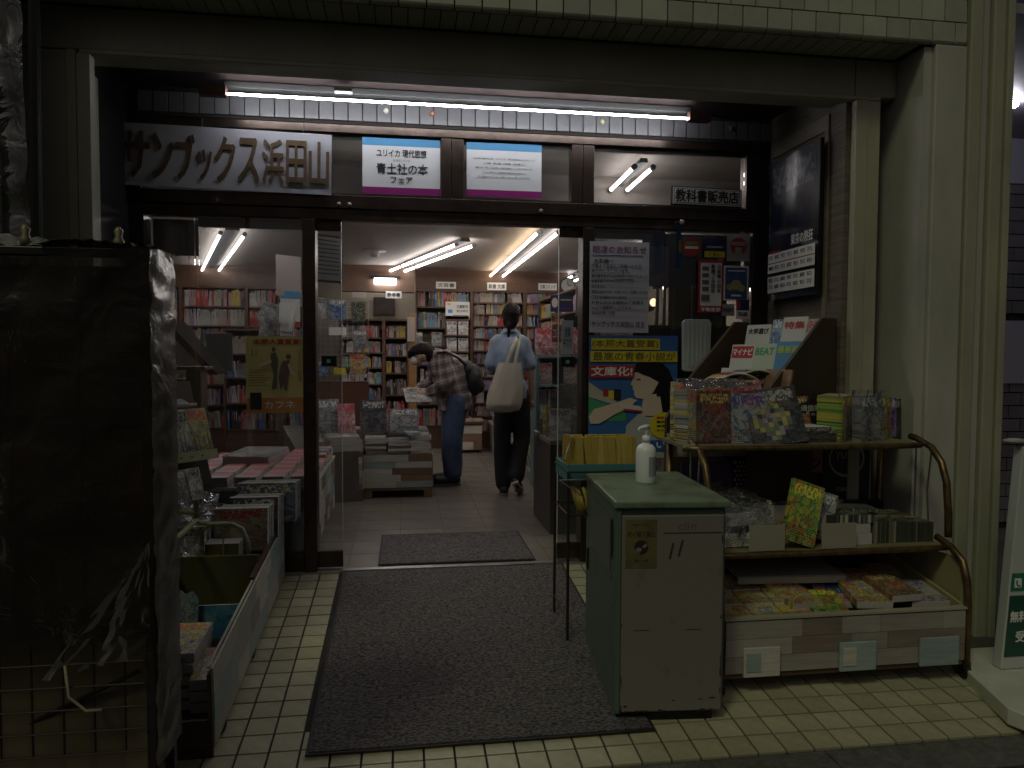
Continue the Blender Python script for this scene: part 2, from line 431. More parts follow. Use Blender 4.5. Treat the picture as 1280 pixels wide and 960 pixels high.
for k, (_, x, y) in enumerate(spots):
    T = Matrix.Translation((x, y, ramp_z(y) - .0012 * rnd.random())) @ Matrix.Rotation(slope, 4, 'X')
    if k < 296:
        o = obj('tile', tm, ramp); o.matrix_local = T
    else: rest.box(.0042, .1038, .0042, .1030, -.02, 0, T=T)
rest.build('floor_tiles', tile_cream, ramp)['kind'] = 'stuff'

fl = struct(bx('interior_floor', mat('floor_joint', (.13, .115, .10), .7), -3.7, 3.4, 4.2, 10.2, -.2, -.004))
tm = MB().box(.002, .298, .002, .298, -.003, 0).mesh('tile', tile_in)
rest = MB(); n = 0
for j in range(20):
    for i in range(-12, 11):
        x = -.03 + i * .3; y = 4.235 + j * .3
        if -3 <= i < 6 and y < 9.6: obj('tile', tm, fl, loc=(x, y, 0)); n += 1
        else: rest.box(x + .002, x + .298, y + .002, y + .298, -.003, 0)
rest.build('floor_tiles', tile_in, fl)['kind'] = 'stuff'
tag(bx('threshold_strip', steel, -1.45, 2.18, 4.185, 4.232, -.02, .006, bevel=.002), 'steel threshold strip across the open doorway between the mats', 'threshold')

# mats
def mat_carpet():
    m = mat('grey_brown_carpet', (.068, .057, .060), .95, bump=.9, bs=420)
    nt = m.node_tree; N = nt.nodes; L = nt.links
    tc = N.new('ShaderNodeTexCoord'); a = N.new('ShaderNodeTexNoise'); a.inputs['Scale'].default_value = 95; a.inputs['Detail'].default_value = 3
    mp = N.new('ShaderNodeMapping'); mp.inputs['Scale'].default_value = (.7, 1.5, 1); L.new(tc.outputs['Object'], mp.inputs[0]); L.new(mp.outputs[0], a.inputs['Vector'])
    r = N.new('ShaderNodeValToRGB'); r.color_ramp.elements[0].position = .38; r.color_ramp.elements[1].position = .62
    r.color_ramp.elements[0].color = (.040, .035, .036, 1); r.color_ramp.elements[1].color = (.21, .19, .195, 1)
    L.new(a.outputs[0], r.inputs[0]); L.new(r.outputs[0], N['Principled BSDF'].inputs['Base Color'])
    return m
carpet = mat_carpet()
rubber = mat('black_rubber', (.015, .015, .016), .7)
def floor_mat(label, x0, x1, y0, y1, zf, h=.009):
    t = thing('door_mat', label, 'mat')
    def sheet(name, m, a0, a1, b0, b1, dz):
        b = MB(); nx, ny = 24, 24; vs = []; fs = []
        for j in range(ny + 1):
            for i in range(nx + 1):
                x = a0 + (a1 - a0) * i / nx; y = b0 + (b1 - b0) * j / ny
                vs.append((x, y, zf(y) + dz + .002 * noise.noise(Vector((x * 3, y * 3, 1)))))
        k = len(vs)
        for j in range(ny):
            for i in range(nx): q = j * (nx + 1) + i; fs.append((q, q + 1, q + nx + 2, q + nx + 1))
        b.add(vs, fs); 
        o = b.build(name, m, t); s = o.modifiers.new('thick', 'SOLIDIFY'); s.thickness = .006; s.offset = -1
        return o
    sheet('rubber_edge', rubber, x0, x1, y0, y1, h - .003)
    sheet('carpet', carpet, x0 + .012, x1 - .012, y0 + .012, y1 - .012, h)
floor_mat('large grey-brown carpet mat on the tiled ramp outside the door', -.345, .925, 2.55, 4.178, ramp_z)
floor_mat('small grey-brown carpet mat on the shop floor just inside the door', -.155, .775, 4.245, 4.95, lambda y: .001)

# ------------------------------------------------------------------ interior shell
ceil_m = mat('pinkish_ceiling', (.30, .26, .235), .7, var=.05, vs=2)
struct(bx('ceiling', ceil_m, -3.7, 3.4, 5.6, 10.2, 2.30, 2.36))
struct(bx('ceiling_front', ceil_m, -3.7, 3.4, 4.30, 5.6, 2.62, 2.68))
bxs = struct(bx('ceiling_step', ceil_m, -3.7, 3.4, 5.58, 5.60, 2.30, 2.62))
struct(bx('wall_back', wallcream, -3.7, 3.4, 10.0, 10.1, 0, 2.3))
struct(bx('wall_left', wallcream, -3.75, -3.65, 4.3, 10.1, 0, 2.68))
struct(bx('wall_right', wallcream, 3.3, 3.4, 4.3, 10.1, 0, 2.68))
tag(bx('ceiling_beam', mat('beam_brown', (.12, .07, .045), .6, var=.1), -.75, .12, 9.05, 9.22, 1.98, 2.298), 'dark brown beam under the ceiling at the back left of the shop', 'beam')

# ------------------------------------------------------------------ facade
tile_dull = mat('glazed_facade_tile', (.42, .43, .35), .22, var=.10, vs=6, rvar=.14, bump=.04, bs=20)
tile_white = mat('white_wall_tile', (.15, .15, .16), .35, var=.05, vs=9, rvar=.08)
mortar = mat('dark_mortar', (.025, .022, .02), .9)

# upper wall of glazed tiles: three courses over a bent edge course, and the soffit behind them
uw = struct(bx('upper_wall', mortar, -3.2, 2.66, 3.20, 3.44, 2.728, 4.2))
P_ = .119
for j in range(4):
    off = P_ / 2 if j % 2 else 0
    for i in range(-16, 23):
        x = i * P_ + off - .02; x1 = min(x + P_ - .006, 2.655)
        if x > 2.6: continue
        z = 2.722 + j * .108
        if j == 0:      # bullnose
            pr = [(3.186, z + .014), (3.19, z + .006), (3.198, z + .001), (3.214, z), (3.214, z + .102), (3.186, z + .102)]
            MB().prism(pr, x, x1, 'X').build('tile', tile_dull, uw, bevel=.002)
        else: bx('tile', tile_dull, x, x1, 3.187, 3.205, z, z + .102, uw)
so = struct(bx('soffit', mortar, -3.2, 2.44, 3.215, 3.44, 2.727, 2.728 + .01))
tmh = MB().box(0, .0655, 0, .178, -.006, 0).mesh('tile', tile_dull)
for i in range(-24, 34):
    obj('tile', tmh, so, loc=(i * .071 + .02, 3.218, 2.7265))
# painted beam over the entrance
hd = thing('entrance_beam', 'green-grey painted steel beam spanning the top of the shop entrance', 'beam')
bx('beam_face', paint, -2.2, 2.452, 3.405, 3.60, 2.535, 2.717, hd, .006)
bx('lower_flange', paint, -1.37, 2.36, 3.392, 3.46, 2.515, 2.533, hd, .003)
bx('joint_shadow_strip', mat('joint_shadow', (.12, .12, .09), .6), 2.225, 2.228, 3.402, 3.404, 2.54, 2.716, hd)  # thin strip coloured as the shadow line of the beam joint
# left pier
lp = thing('left_pier', 'green-grey painted pier at the left edge of the entrance', 'pier')
bx('pier_face', paint, -2.2, -1.43, 3.41, 3.75, -.25, 2.532, lp, .004)
bx('trim', paint, -1.425, -1.385, 3.395, 3.44, -.25, 2.532, lp, .004)
bx('trim', paint, -1.38, -1.325, 3.385, 3.44, -.25, 2.513, lp, .004)
# right post of the frame
rp = thing('right_post', 'green-grey painted post framing the right side of the entrance', 'post')
bx('post_face', paint, 2.225, 2.29, 3.385, 3.43, -.25, 2.513, rp, .004)
bx('post_face', paint, 2.292, 2.36, 3.392, 3.43, -.25, 2.513, rp, .004)
# right pier with reveal
pp = thing('right_pier', 'pale painted wall pier right of the entrance', 'pier')
bx('pier_body', paint2, 2.50, 2.665, 3.19, 4.6, -.25, 2.721, pp, .006)
bx('reveal_panel', paint2, 2.455, 2.498, 3.215, 4.6, -.25, 2.715, pp)
bx('corner_strip', paint, 2.67, 2.735, 3.175, 3.5, -.2, 4.2, pp, .006)
bx('corner_strip', paint2, 2.74, 2.80, 3.21, 3.5, -.2, 4.2, pp, .008)
bx('corner_strip', paint, 2.805, 2.87, 3.19, 3.5, -.2, 4.2, pp, .008)
bx('corner_strip', paint, 2.875, 2.91, 3.18, 3.5, -.2, 4.2, pp, .004)
struct(bx('reveal_back', paint2, 2.36, 2.5, 4.0, 4.1, -.2, 2.72))
# recess: side walls and ceiling of the porch
struct(bx('porch_ceiling', darkwood, -1.5, 2.45, 3.47, 4.3, 2.66, 2.70))
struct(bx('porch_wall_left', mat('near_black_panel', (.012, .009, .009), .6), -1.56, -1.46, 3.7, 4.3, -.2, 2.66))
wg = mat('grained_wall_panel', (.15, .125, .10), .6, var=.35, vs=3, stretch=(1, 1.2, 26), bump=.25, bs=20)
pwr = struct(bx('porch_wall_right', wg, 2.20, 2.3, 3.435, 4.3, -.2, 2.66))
bx('border_strip', mat('panel_border', (.22, .19, .15), .6, var=.2, vs=10), 2.19, 2.2, 3.57, 3.60, .2, 2.5, pwr)
bx('border_strip', mat('panel_border'), 2.19, 2.2, 3.60, 4.16, 2.42, 2.5, pwr)
# jambs
struct(bx('facade_wall', darkwood, -2.2, -1.46, 4.2, 4.34, -.1, 2.68))
struct(bx('facade_wall_right', darkwood, 2.16, 2.9, 4.2, 4.34, -.1, 2.68))
# white tile band over the doors
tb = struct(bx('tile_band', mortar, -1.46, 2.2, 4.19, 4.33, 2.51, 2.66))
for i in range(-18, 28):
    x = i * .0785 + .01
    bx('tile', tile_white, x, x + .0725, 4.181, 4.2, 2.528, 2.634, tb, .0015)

# ------------------------------------------------------------------ door frame and transoms
df = thing('door_frame', 'dark brown aluminium frame holding the transom windows and sliding doors', 'door frame')
Y0, Y1 = 4.188, 4.28
bx('top_rail', bronze, -1.46, 2.16, Y0, Y1, 2.462, 2.508, df, .003)
bx('transom_rail', bronze, -1.46, 2.16, Y0 - .01, Y1, 2.045, 2.118, df, .003)
bx('door_track', bronze, -1.46, 2.16, Y0 + .005, Y1, 1.985, 2.043, df, .003)
for x0, x1 in ((-1.46, -1.40), (.208, .262), (.268, .335), (.965, 1.03), (1.034, 1.10), (2.045, 2.16)):
    bx('mullion', bronze, x0, x1, Y0 + .004, Y1 - .002, 2.12, 2.46, df, .003)
for x0, x1 in ((-.56, -.49), (1.035, 1.105)):
    bx('door_post', bronze, x0, x1, Y0 - .004, Y1 + .03, .0, 1.983, df, .003)
bx('jamb', bronze, -1.46, -1.385, Y0, Y1 + .03, 0, 1.983, df, .003)
bx('jamb', bronze, 2.09, 2.16, Y0, Y1 + .03, 0, 1.983, df, .003)
for x in (-.30, -1.0, -.36, .78):
    MB().lathe([(.012, 0), (.012, .01), (.006, .014)], 12).build('screw_head', mat('dull_screw', (.3, .28, .25), .4, .5), df, loc=(x, Y0 - .011, 2.065), rot=(R(90), 0, 0))
for x0, x1 in ((-1.40, .208), (.335, .965), (1.10, 2.045)):
    w = thing('transom_window', {-1.40: 'long transom window left of the middle mullion, behind the shop name sign', .335: 'middle transom window with a notice panel inside', 1.10: 'right transom window beside the textbook shop sign'}[x0], 'window')
    bx('pane', glass, x0 + .001, x1 - .001, 4.222, 4.226, 2.121, 2.459, w)
    bx('inner_frame', bronze, x0, x1, 4.24, 4.262, 2.12, 2.14, w)
    bx('inner_frame', bronze, x0, x1, 4.24, 4.262, 2.44, 2.461, w)

def leaf(label, x0, x1, y, handle=None):
    w = thing('glass_door', label, 'door')
    bx('pane', glass, x0 + .001, x1 - .001, y + .010, y + .016, .105, 1.93, w)
    bx('bottom_rail', bronze, x0, x1, y, y + .03, .012, .105, w, .003)
    bx('top_rail', bronze, x0, x1, y, y + .03, 1.93, 1.983, w, .003)
    bx('edge_strip', mat('clear_edge', (.5, .52, .5), .3), x1 - .003 if x1 < .5 else x0, x1 if x1 < .5 else x0 + .003, y + .006, y + .02, .106, 1.929, w)
    if handle is not None:
        h = bx('lock_case', blackm, handle, handle + .085, y - .016, y + .004, 1.165, 1.225, w, .003)
        bx('lock_plate', mat('green_lamp', (.1, .4, .3), .4), handle + .03, handle + .05, y - .019, y - .016, 1.185, 1.205, h)
leaf('left glass sliding door, pushed open behind the fixed window post', -1.12, -.352, 4.235, -.465)
leaf('right glass sliding door, pushed open, beside the blue book poster', .903, 1.55, 4.235, .915)
def fixed(label, x0, x1, y=4.205, zb=.105):
    w = thing('fixed_window', label, 'window')
    bx('pane', glass, x0 + .001, x1 - .001, y, y + .006, zb, 1.983, w)
    bx('bottom_rail', bronze, x0, x1, y - .03, y + .03, .012, zb, w, .003)
fixed('large fixed shop window left of the doorway, with the yellow book poster', -1.13, -.562)
fixed('narrow window pane at the far left beside the plastic-wrapped rack', -1.384, -1.133, 4.212)
fixed('fixed shop window right of the doorway covered with posters', 1.106, 2.089)
bx('inner_panel', mat('pinkish_door_panel', (.20, .14, .13), .5), -1.38, -1.14, 4.32, 4.33, 1.78, 1.98, df)

# porch fluorescent tube
pl = thing('porch_light', 'long fluorescent tube light running above the entrance doors', 'tube light')
MB().tube([(-.90, 3.985, 2.573), (1.585, 3.985, 2.573)],   .0055, 12).build('tube', tube_mat, pl, True)
bx('housing', housing_m, -.93, 1.62, 4.03, 4.08, 2.622, 2.657, pl, .004)
bx('end_cap', mat('rust_end_cap', (.09, .04, .03), .6, var=.3, vs=30), -1.04, -.905, 3.965, 4.02, 2.56, 2.612, pl, .004)
bx('end_cap', mat('rust_end_cap'), 1.59, 1.72, 3.965, 4.02, 2.56, 2.612, pl, .004)
bx('bracket', fixture, -.36, -.27, 3.95, 3.99, 2.607, 2.628, pl)
MB().tube([(1.72, 3.99, 2.60), (1.85, 4.05, 2.61), (1.95, 4.12, 2.62)], .006).build('cable', blackm, pl)
for x, c in ((-.10, (.6, .6, .5)), (.155, (.35, .13, .07)), (1.14, (.4, .38, .22)), (1.93, (.3, .3, .25))):
    tag(MB().ell((0, 0, 0), (.014, .010, .017)).build('wall_bead', mat('bead%.2f' % x, c, .4), smooth=True, loc=(x, 4.176, 2.59)),
        {-.10: 'small pale round fitting on the white tile band, left one', .155: 'small reddish brown round fitting on the white tile band', 1.14: 'small yellowish round fitting on the white tile band right of middle', 1.93: 'small dull round fitting at the unlit right end of the tile band'}[x], 'fitting')

# ------------------------------------------------------------------ ceiling lights in the shop
def tube_pair(label, pa, pb, mats=(None, None), gap=.16, z=2.235, n=2):
    pa = Vector((pa[0], pa[1], z)); pb = Vector((pb[0], pb[1], z)); d = (pb - pa); Lh = d.length; d.normalize(); s = Vector((d.y, -d.x, 0))
    t = thing('ceiling_light', label, 'tube light')
    for q, off in enumerate((-gap / 2, gap / 2)):
        for k in range(n):
            a = pa + d * (Lh * k / n + .03) + s * off; b = pa + d * (Lh * (k + 1) / n - .03) + s * off
            MB().tube([a, b], .013, 10).build('tube', mats[q] or tube_in, t, True)
            for e in (a - d * .02, b + d * .02):
                c = MB(); c.tube([e - d * .018, e + d * .018], .02, 8); c.build('socket', fixture, t)
    b = MB(); up = Vector((0, 0, 1)); hw = gap / 2 - .035
    vs = [pa + s * hw + up * .03, pa - s * hw + up * .03, pa - s * hw * .8 + up * .06, pa + s * hw * .8 + up * .06]
    vs += [v + d * Lh for v in vs]
    b.add(vs, [(0, 1, 2, 3), (4, 7, 6, 5), (0, 4, 5, 1), (2, 6, 7, 3), (0, 3, 7, 4), (1, 5, 6, 2)])
    b.build('housing', housing_m, t)
def az(px, py, z=2.235): v = at(px, py, Z=z); return (v.x, v.y)
tube_pair('pair of white fluorescent tubes on the ceiling in the middle of the shop', az(582, 306), az(465, 351), gap=.17)
tube_pair('pair of fluorescent tubes above the standing woman, one tube warmer than the other', az(686, 290), az(615, 350), (tube_warm, None), gap=.165)
tube_pair('pair of fluorescent tubes seen through the left shop window', az(291, 292), az(254, 353), gap=.19)
tube_pair('fluorescent light on the right ceiling seen through the open door pane', az(725, 344.5), az(709, 352), gap=.16, n=1)
tube_pair('fluorescent light near the front ceiling seen through the right transom', (1.62, 4.85), (1.70, 6.3), gap=.13, z=2.52)
tube_pair('fluorescent light on the ceiling right of the doorway', (2.35, 6.2), (2.35, 8.2), gap=.16, n=1)
tube_pair('fluorescent light on the ceiling over the left tables', (-1.4, 5.0), (-1.1, 5.5), gap=.13, z=2.52, n=1)
tube_pair('crosswise fluorescent light on the ceiling just inside the doorway', (-.35, 5.665), (1.1, 5.665), gap=.10, n=1, z=2.268)  # unseen tubes added to brighten the pallet table and front floor
tube_pair('crosswise fluorescent light on the ceiling just inside the left window', (-2.1, 5.665), (-.75, 5.665), gap=.10, n=1, z=2.268)  # second added fixture, out of view, brightening the space behind the left window
cl = thing('cove_light', 'short bright tube light under the dark beam at the back', 'tube light')
MB().tube([(-.36, 9.0, 2.10), (-.10, 9.0, 2.10)], .04, 10).build('tube', tube_in, cl, True)
bx('bracket', blackm, -.42, -.05, 9.01, 9.05, 2.13, 2.17, cl)
dt = thing('ceiling_detector', 'round white smoke detector on the ceiling left of the tubes', 'detector', at(468, 313, Z=2.30))
MB().lathe([(.12, -.008), (.12, 0)], 24).build('base_plate', fixture, dt, True)
MB().lathe([(.03, -.07), (.045, -.05), (.045, -.008)], 18).build('sensor', fixture, dt, True)
# ------------------------------------------------------------------ signs and posters on the front
def rect(p0, p1, Y):
    a = at(*p0, Y=Y); b = at(*p1, Y=Y)
    return (a.x + b.x) / 2, (a.z + b.z) / 2, abs(b.x - a.x), abs(a.z - b.z)
class Board:
    """flat sheet with printed parts; local x right, z up, front towards -y"""
    def __init__(s, name, label, cat, cx, y, cz, w, h, m, th=.002, rz=0., tilt=0., group=None, rx=0., curl=0.):
        s.t = thing(name, label, cat, (cx, y, cz), group=group, rot=(rx, tilt, rz)); s.w = w; s.h = h; s.n = 1
        if curl:
            b = MB(); nx = 10; nz = 10; vs = []; fs = []
            for yy in (0, th):
                for j in range(nz + 1):
                    for i in range(nx + 1):
                        u = i / nx - .5; v = j / nz - .5
                        vs.append((u * w, yy - curl * 1.2 + curl * (noise.noise(Vector((u * 5, v * 5, cx * 9))) + .3 * noise.noise(Vector((u * 14, v * 14, cx)))) , v * h))
            K = (nx + 1) * (nz + 1)
            for o in (0, K):
                for j in range(nz):
                    for i in range(nx): q = o + j * (nx + 1) + i; fs.append((q, q + 1, q + nx + 2, q + nx + 1))
            b.add(vs, fs); b.build('sheet', m, s.t, True)
        else: bx('sheet', m, -w / 2, w / 2, 0, th, -h / 2, h / 2, s.t)
    def R(s, name, m, u0, u1, v0, v1):
        """rectangle in fractions, u from the left, v from the bottom"""
        s.n += 1; d = .0006 * s.n
        return bx(name, m, (u0 - .5) * s.w, (u1 - .5) * s.w, -d, -d + .0005, (v0 - .5) * s.h, (v1 - .5) * s.h, s.t)
    def T(s, body, m, u0, u1, v0, v1, bold=0., **k):
        s.n += 1; d = .0006 * s.n
        return text(body, (u1 - u0) * s.w, (v1 - v0) * s.h, m, s.t, (((u0 + u1) / 2 - .5) * s.w, -d, ((v0 + v1) / 2 - .5) * s.h), bold=bold, ext=.0003, **k)
    def Pg(s, name, m, pts):
        s.n += 1; d = .0006 * s.n
        return MB().prism([((u - .5) * s.w, (v - .5) * s.h) for u, v in pts], -d, -d + .0005).build(name, m, s.t)
def circ(cx, cy, r, ry=None, n=20, a0=0, a1=360):
    return [(cx + r * math.cos(R(a0 + (a1 - a0) * i / n)), cy + (ry or r) * math.sin(R(a0 + (a1 - a0) * i / n))) for i in range(n)]

# shop name sign
cx, cz, w, h = rect((147, 153), (414, 241), 4.13)
signm = mat('sign_white_board', (.42, .42, .47), .35, var=.06, vs=4)
S = Board('shop_sign', 'white hanging shop name sign with brown cut-out letters over the left window', 'sign', cx, 4.15, cz, w, h, signm, .012, tilt=R(.9), curl=.004)
xs = [.005, .145, .255, .355, .435, .545, .66, .775, .885, .995]
bodies = 'サンブックス浜田山'
for i, chs in enumerate(bodies):
    hh = (.12, .86) if chs != 'ッ' else (.13, .63)
    s_ = text(chs, (xs[i + 1] - xs[i] - .014) * w, (hh[1] - hh[0]) * h, brownlet, S.t, (((xs[i] + xs[i + 1]) / 2 - .5) * w, -.0125, ((hh[0] + hh[1]) / 2 - .5) * h), bold=.035, name='letter', ext=.002)
MB().tube([(-.12 * w, .004, h / 2), (-.13 * w, .03, h / 2 + .06)], .002).build('hanging_wire', steel, S.t)
MB().tube([(.36 * w, .004, h / 2), (.36 * w, .03, h / 2 + .06)], .002).build('hanging_wire', steel, S.t)

posterp = mat('bright_poster_paper', (.74, .75, .77), .5)
# fair posters in the transoms
for k in range(2):
    cx, cz, w, h = rect(((453, 172), (550, 242))[0] if k == 0 else (583, 178), (550, 246) if k == 0 else (676, 249), 4.232)
    S = Board('fair_poster', ('white book fair poster with large black lettering and coloured stripes in the left transom',
              'white fair poster with five rows of small print in the middle transom')[k], 'poster', cx, 4.214, cz, w, h, posterp)
    S.R('stripe', skyb, 0, 1, .86, 1); S.R('stripe', magenta, 0, 1, 0, .125)
    if k == 0:
        S.T('ユリイカ 現代思想', black, .18, .82, .66, .80, .018)
        S.T('を刊行している', black, .39, .61, .585, .625)
        S.T('青土社の本', black, .18, .84, .36, .55, .018)
        S.T('フェア', black, .36, .64, .20, .31, .035)
    else:
        g = mat('grey_print', (.12, .12, .12), .6)
        for i, (s, u0, u1) in enumerate((('1969年の創刊以来、ユリイカ・現代思想をはじめとして', .09, .91), ('人文書・理工書・文芸書・芸術書など', .22, .78), ('様々な「知」を世界へ出版活動をしてまいりました。', .12, .88), ('この小冊子に出版社の魅力をお伝えし', .21, .79), ('広く読者のみなさまへお届けしたいと思っております。', .15, .85))):
            S.T(s, g, u0, u1, .685 - i * .083, .715 - i * .083, .01)
# textbook shop sign
cx, cz, w, h = rect((840, 233), (927, 259), 4.08)
S = Board('textbook_sign', 'small white framed sign with bold black lettering hanging in the right transom', 'sign', cx, 4.08, cz, w, h, black, .02, tilt=R(.8))
S.R('panel', white, .012, .988, .05, .95); S.R('rim', black, .03, .97, .1, .9); S.R('panel', white, .036, .964, .13, .87)
S.T('教科書販売店', black, .05, .95, .17, .85, .045)

# closing notice
cx, cz, w, h = rect((738, 301), (811, 416), 4.14)
note = mat('notice_paper', (.55, .56, .60), .6, var=.05, vs=2)
S = Board('closing_notice', 'tall handwritten white closing notice taped to the right shop window', 'notice', cx, 4.15, cz, w, h, note)
ink = mat('dark_ink', (.03, .03, .05), .6); inkr = mat('faded_red_ink', (.30, .10, .14), .6); inkb = mat('blue_ink', (.03, .05, .30), .6)
S.T('閉店のお知らせ', inkr, .05, .95, .875, .955, .012)
S.R('underline', inkb, .03, .90, .845, .853)
rows = [('お客様へ', .07, .40), ('平素より当店をご利用いただき', .03, .86), ('ありがとうございます。', .03, .67), ('誠に勝手ながら2025年8月17日をもちまして', .03, .97), ('営業を終了させていただくことと', .03, .74), ('なりました。', .03, .27), ('長年にわたり多くの皆さまにご愛顧いただき', .03, .97), ('ご不便をお掛けいたしますが', .03, .62), ('41年にわたる格別のご愛顧を', .03, .91), ('心より感謝申し上げます。', .03, .72), ('2025年 7月', .03, .42)]
for i, (s, u0, u1) in enumerate(rows):
    v = .79 - i * .0575
    S.T(s, ink, u0, u1, v - .018, v + .022, .012)
S.R('underline', inkb, .42, .72, .585, .592)
S.T('サンブックス浜田山 店主', ink, .03, .93, .055, .125, .012)
S.R('fold_line', mat('fold_grey', (.42, .42, .45), .6), 0, 1, .498, .501)

# blue poster with a generic reader
cx, cz, w, h = rect((737, 419), (846, 567), 4.14)
h = .72; cz = at(740, 419, Y=4.15).z - h / 2
skin = mat('printed_skin', (.62, .50, .40), .5); hairp = mat('printed_hair', (.012, .010, .012), .35)
S = Board('book_poster', 'large blue book poster with a dark-haired reader and yellow headline bands', 'poster', cx, 4.15, cz, w, h, mat('poster_blue', (.05, .15, .40), .3), .003)
S.Pg('cityscape', greenp, [(0, .30), (0, .50), (.12, .46), (.30, .42), (.42, .36), (.42, .30)])
S.Pg('cityscape', mat('printed_cream', (.45, .44, .36), .5), [(0, .50), (0, .62), (.14, .55), (.32, .49), (.30, .43)])
S.R('book_spine', redp, .16, .22, .50, .56); S.R('book_spine', yellow, .22, .28, .48, .55); S.R('book_spine', black, .28, .36, .47, .56)
S.Pg('back_hair', hairp, [(.56, .78), (.66, .80), (.80, .79), (.90, .72), (.97, .60), (1.0, .45), (.99, .25), (.93, .22), (.86, .30), (.78, .36), (.60, .60)])
S.Pg('neck', skin, [(.62, .52), (.80, .52), (.84, .34), (.58, .34)])
S.Pg('face', skin, [(.53, .74), (.50, .66), (.465, .60), (.49, .585), (.49, .56), (.51, .545), (.505, .52), (.53, .49), (.60, .48), (.72, .53), (.80, .64), (.76, .76), (.62, .78)])
S.Pg('fringe', hairp, [(.50, .70), (.52, .76), (.60, .81), (.72, .82), (.84, .77), (.86, .62), (.80, .50), (.76, .50), (.78, .62), (.68, .66), (.60, .68), (.54, .70)])
S.R('eye', black, .535, .575, .635, .645)
S.Pg('blouse', mat('printed_blouse', (.42, .43, .42), .5), [(.40, .0), (.42, .26), (.56, .36), (.66, .33), (.82, .34), (.95, .22), (1, .10), (1, 0)])
S.Pg('forearm', skin, [(0, .34), (.06, .40), (.30, .45), (.46, .49), (.54, .47), (.46, .41), (.30, .36), (.12, .28), (.02, .28)])
S.Pg('open_book', mat('printed_page', (.60, .58, .50), .5), [(.34, .45), (.58, .42), (.60, .385), (.36, .40)])
S.Pg('book_edge', redp, [(.38, .402), (.60, .385), (.60, .37), (.40, .385)])
S.R('headline_band', yellow, .02, .79, .885, .975); S.T('(本屋大賞受賞)', mat('olive_print', (.10, .09, .02), .6), .03, .77, .895, .965, .005)
S.R('headline_band', yellow, .01, .99, .785, .872); S.T('最高の青春小説が', mat('olive_print'), .04, .97, .795, .865, .005)
S.R('red_panel', redp, .0, .50, .655, .755); S.T('文庫化!', whitep, .02, .48, .67, .745, .03)
S.Pg('yellow_disc', yellow, circ(.85, .26, .17, .11)); 
for i, s in enumerate(('重版出来', '膳所から', '未来へ!', 'シリーズ')):
    S.T(s, redp if i == 0 else black, .76, .94, .315 - i * .034, .335 - i * .034, .02)
S.Pg('title_band', bluep, [(.60, .06), (.62, .135), (1, .15), (1, .05)]); S.T('いく', whitep, .76, .98, .07, .13, .02)
bx('sill_card', mat('pale_green_card', (.35, .42, .36), .6), .1, .22, -.05, -.04, -.36, -.33, S.t)

# yellow poster left
cx, cz, w, h = rect((307, 420), (383, 516), 4.19)
ylw = mat('poster_cream_yellow', (.50, .45, .17), .5, var=.08, vs=3)
S = Board('yellow_poster', 'yellow-green book prize poster with two standing figures on the left shop window', 'poster', cx, 4.19, cz, w, h, ylw, .002, tilt=R(-.5))
orange = mat('poster_orange', (.42, .16, .05), .5, c2=(.52, .28, .09), vs=6)
S.R('lower_band', orange, 0, 1, 0, .20); S.T('本屋大賞受賞!', redp, .13, .93, .895, .965, .035)
S.R('book_cover', mat('poster_black_book', (.03, .03, .035), .4), .06, .25, .05, .27)
S.T('カフネ', whitep, .30, .80, .06, .155, .0)
fg = mat('printed_grey', (.10, .10, .085), .6); fg2 = mat('printed_brown', (.14, .09, .07), .6)
S.Pg('figure', fg, circ(.465, .83, .035, .03, 12))
S.Pg('figure', fg, [(.42, .78), (.50, .79), (.54, .70), (.52, .55), (.51, .33), (.45, .31), (.42, .33), (.46, .50), (.42, .62), (.41, .70)])
S.Pg('figure_arm', skin, [(.42, .70), (.28, .65), (.21, .62), (.22, .605), (.34, .63), (.43, .66)])
S.Pg('figure', fg2, circ(.71, .735, .045, .033, 12))
S.Pg('figure', fg2, [(.62, .68), (.72, .69), (.74, .60), (.70, .44), (.68, .30), (.63, .30), (.63, .42), (.57, .30), (.54, .45), (.58, .62)])
S.Pg('figure_arm', skin, [(.72, .66), (.76, .55), (.83, .49), (.81, .475), (.73, .54), (.70, .62)])
for i in range(7): S.R('text_row', fg, .05, .40 - .05 * (i % 3), .56 - i * .033, .566 - i * .033)
S.T('い\nの\nち\nと\n料\n理', fg, .87, .92, .42, .83, spacing=1.0)
S.T('生\nき\nて\nい\nる', fg, .94, .97, .50, .86); S.T('本\n屋', fg, .10, .13, .74, .84); S.T('大\n賞', fg, .17, .20, .74, .84)

# dark event poster on the right side wall (faces -X)
t = thing('event_poster', 'dark blue glossy event poster with white schedule strips on the right porch wall', 'poster', (2.165, 3.84, 1.965), rot=(0, 0, R(-90)))
pw, ph = .52, .80
ev = cover_mat('cover_event', (.006, .012, .035), (.012, .025, .08), (.10, .06, .06), (.16, .16, .20), 31, 6, .42)
b = MB(); vs = []; fs = []
for yy in (0, .003):
    for j in range(15):
        for i in range(11):
            u = i / 10 - .5; v = j / 14 - .5
            vs.append((u * pw, yy - .010 * (1 + noise.noise(Vector((u * 4, v * 3, 3)))) - .02 * (v > 0) * v * v * 2 * (1 + math.sin(u * 9)), v * ph))
for o in (0, 165):
    for j in range(14):
        for i in range(10): q = o + j * 11 + i; fs.append((q, q + 1, q + 12, q + 11))
b.add(vs, fs).build('sheet', ev, t, True)
def lr(name, m, x0, x1, z0, z1, d): return bx(name, m, x0, x1, -.024 - d, -.0235 - d, z0, z1, t)
lr('schedule_strip', white, -.25, .25, -.245, -.13, .001); lr('schedule_strip', white, -.25, .25, -.36, -.265, .001)
lr('schedule_rule', redp, -.25, .25, -.19, -.185, .002); lr('schedule_tab', redp, -.23, -.12, -.132, -.118, .002)
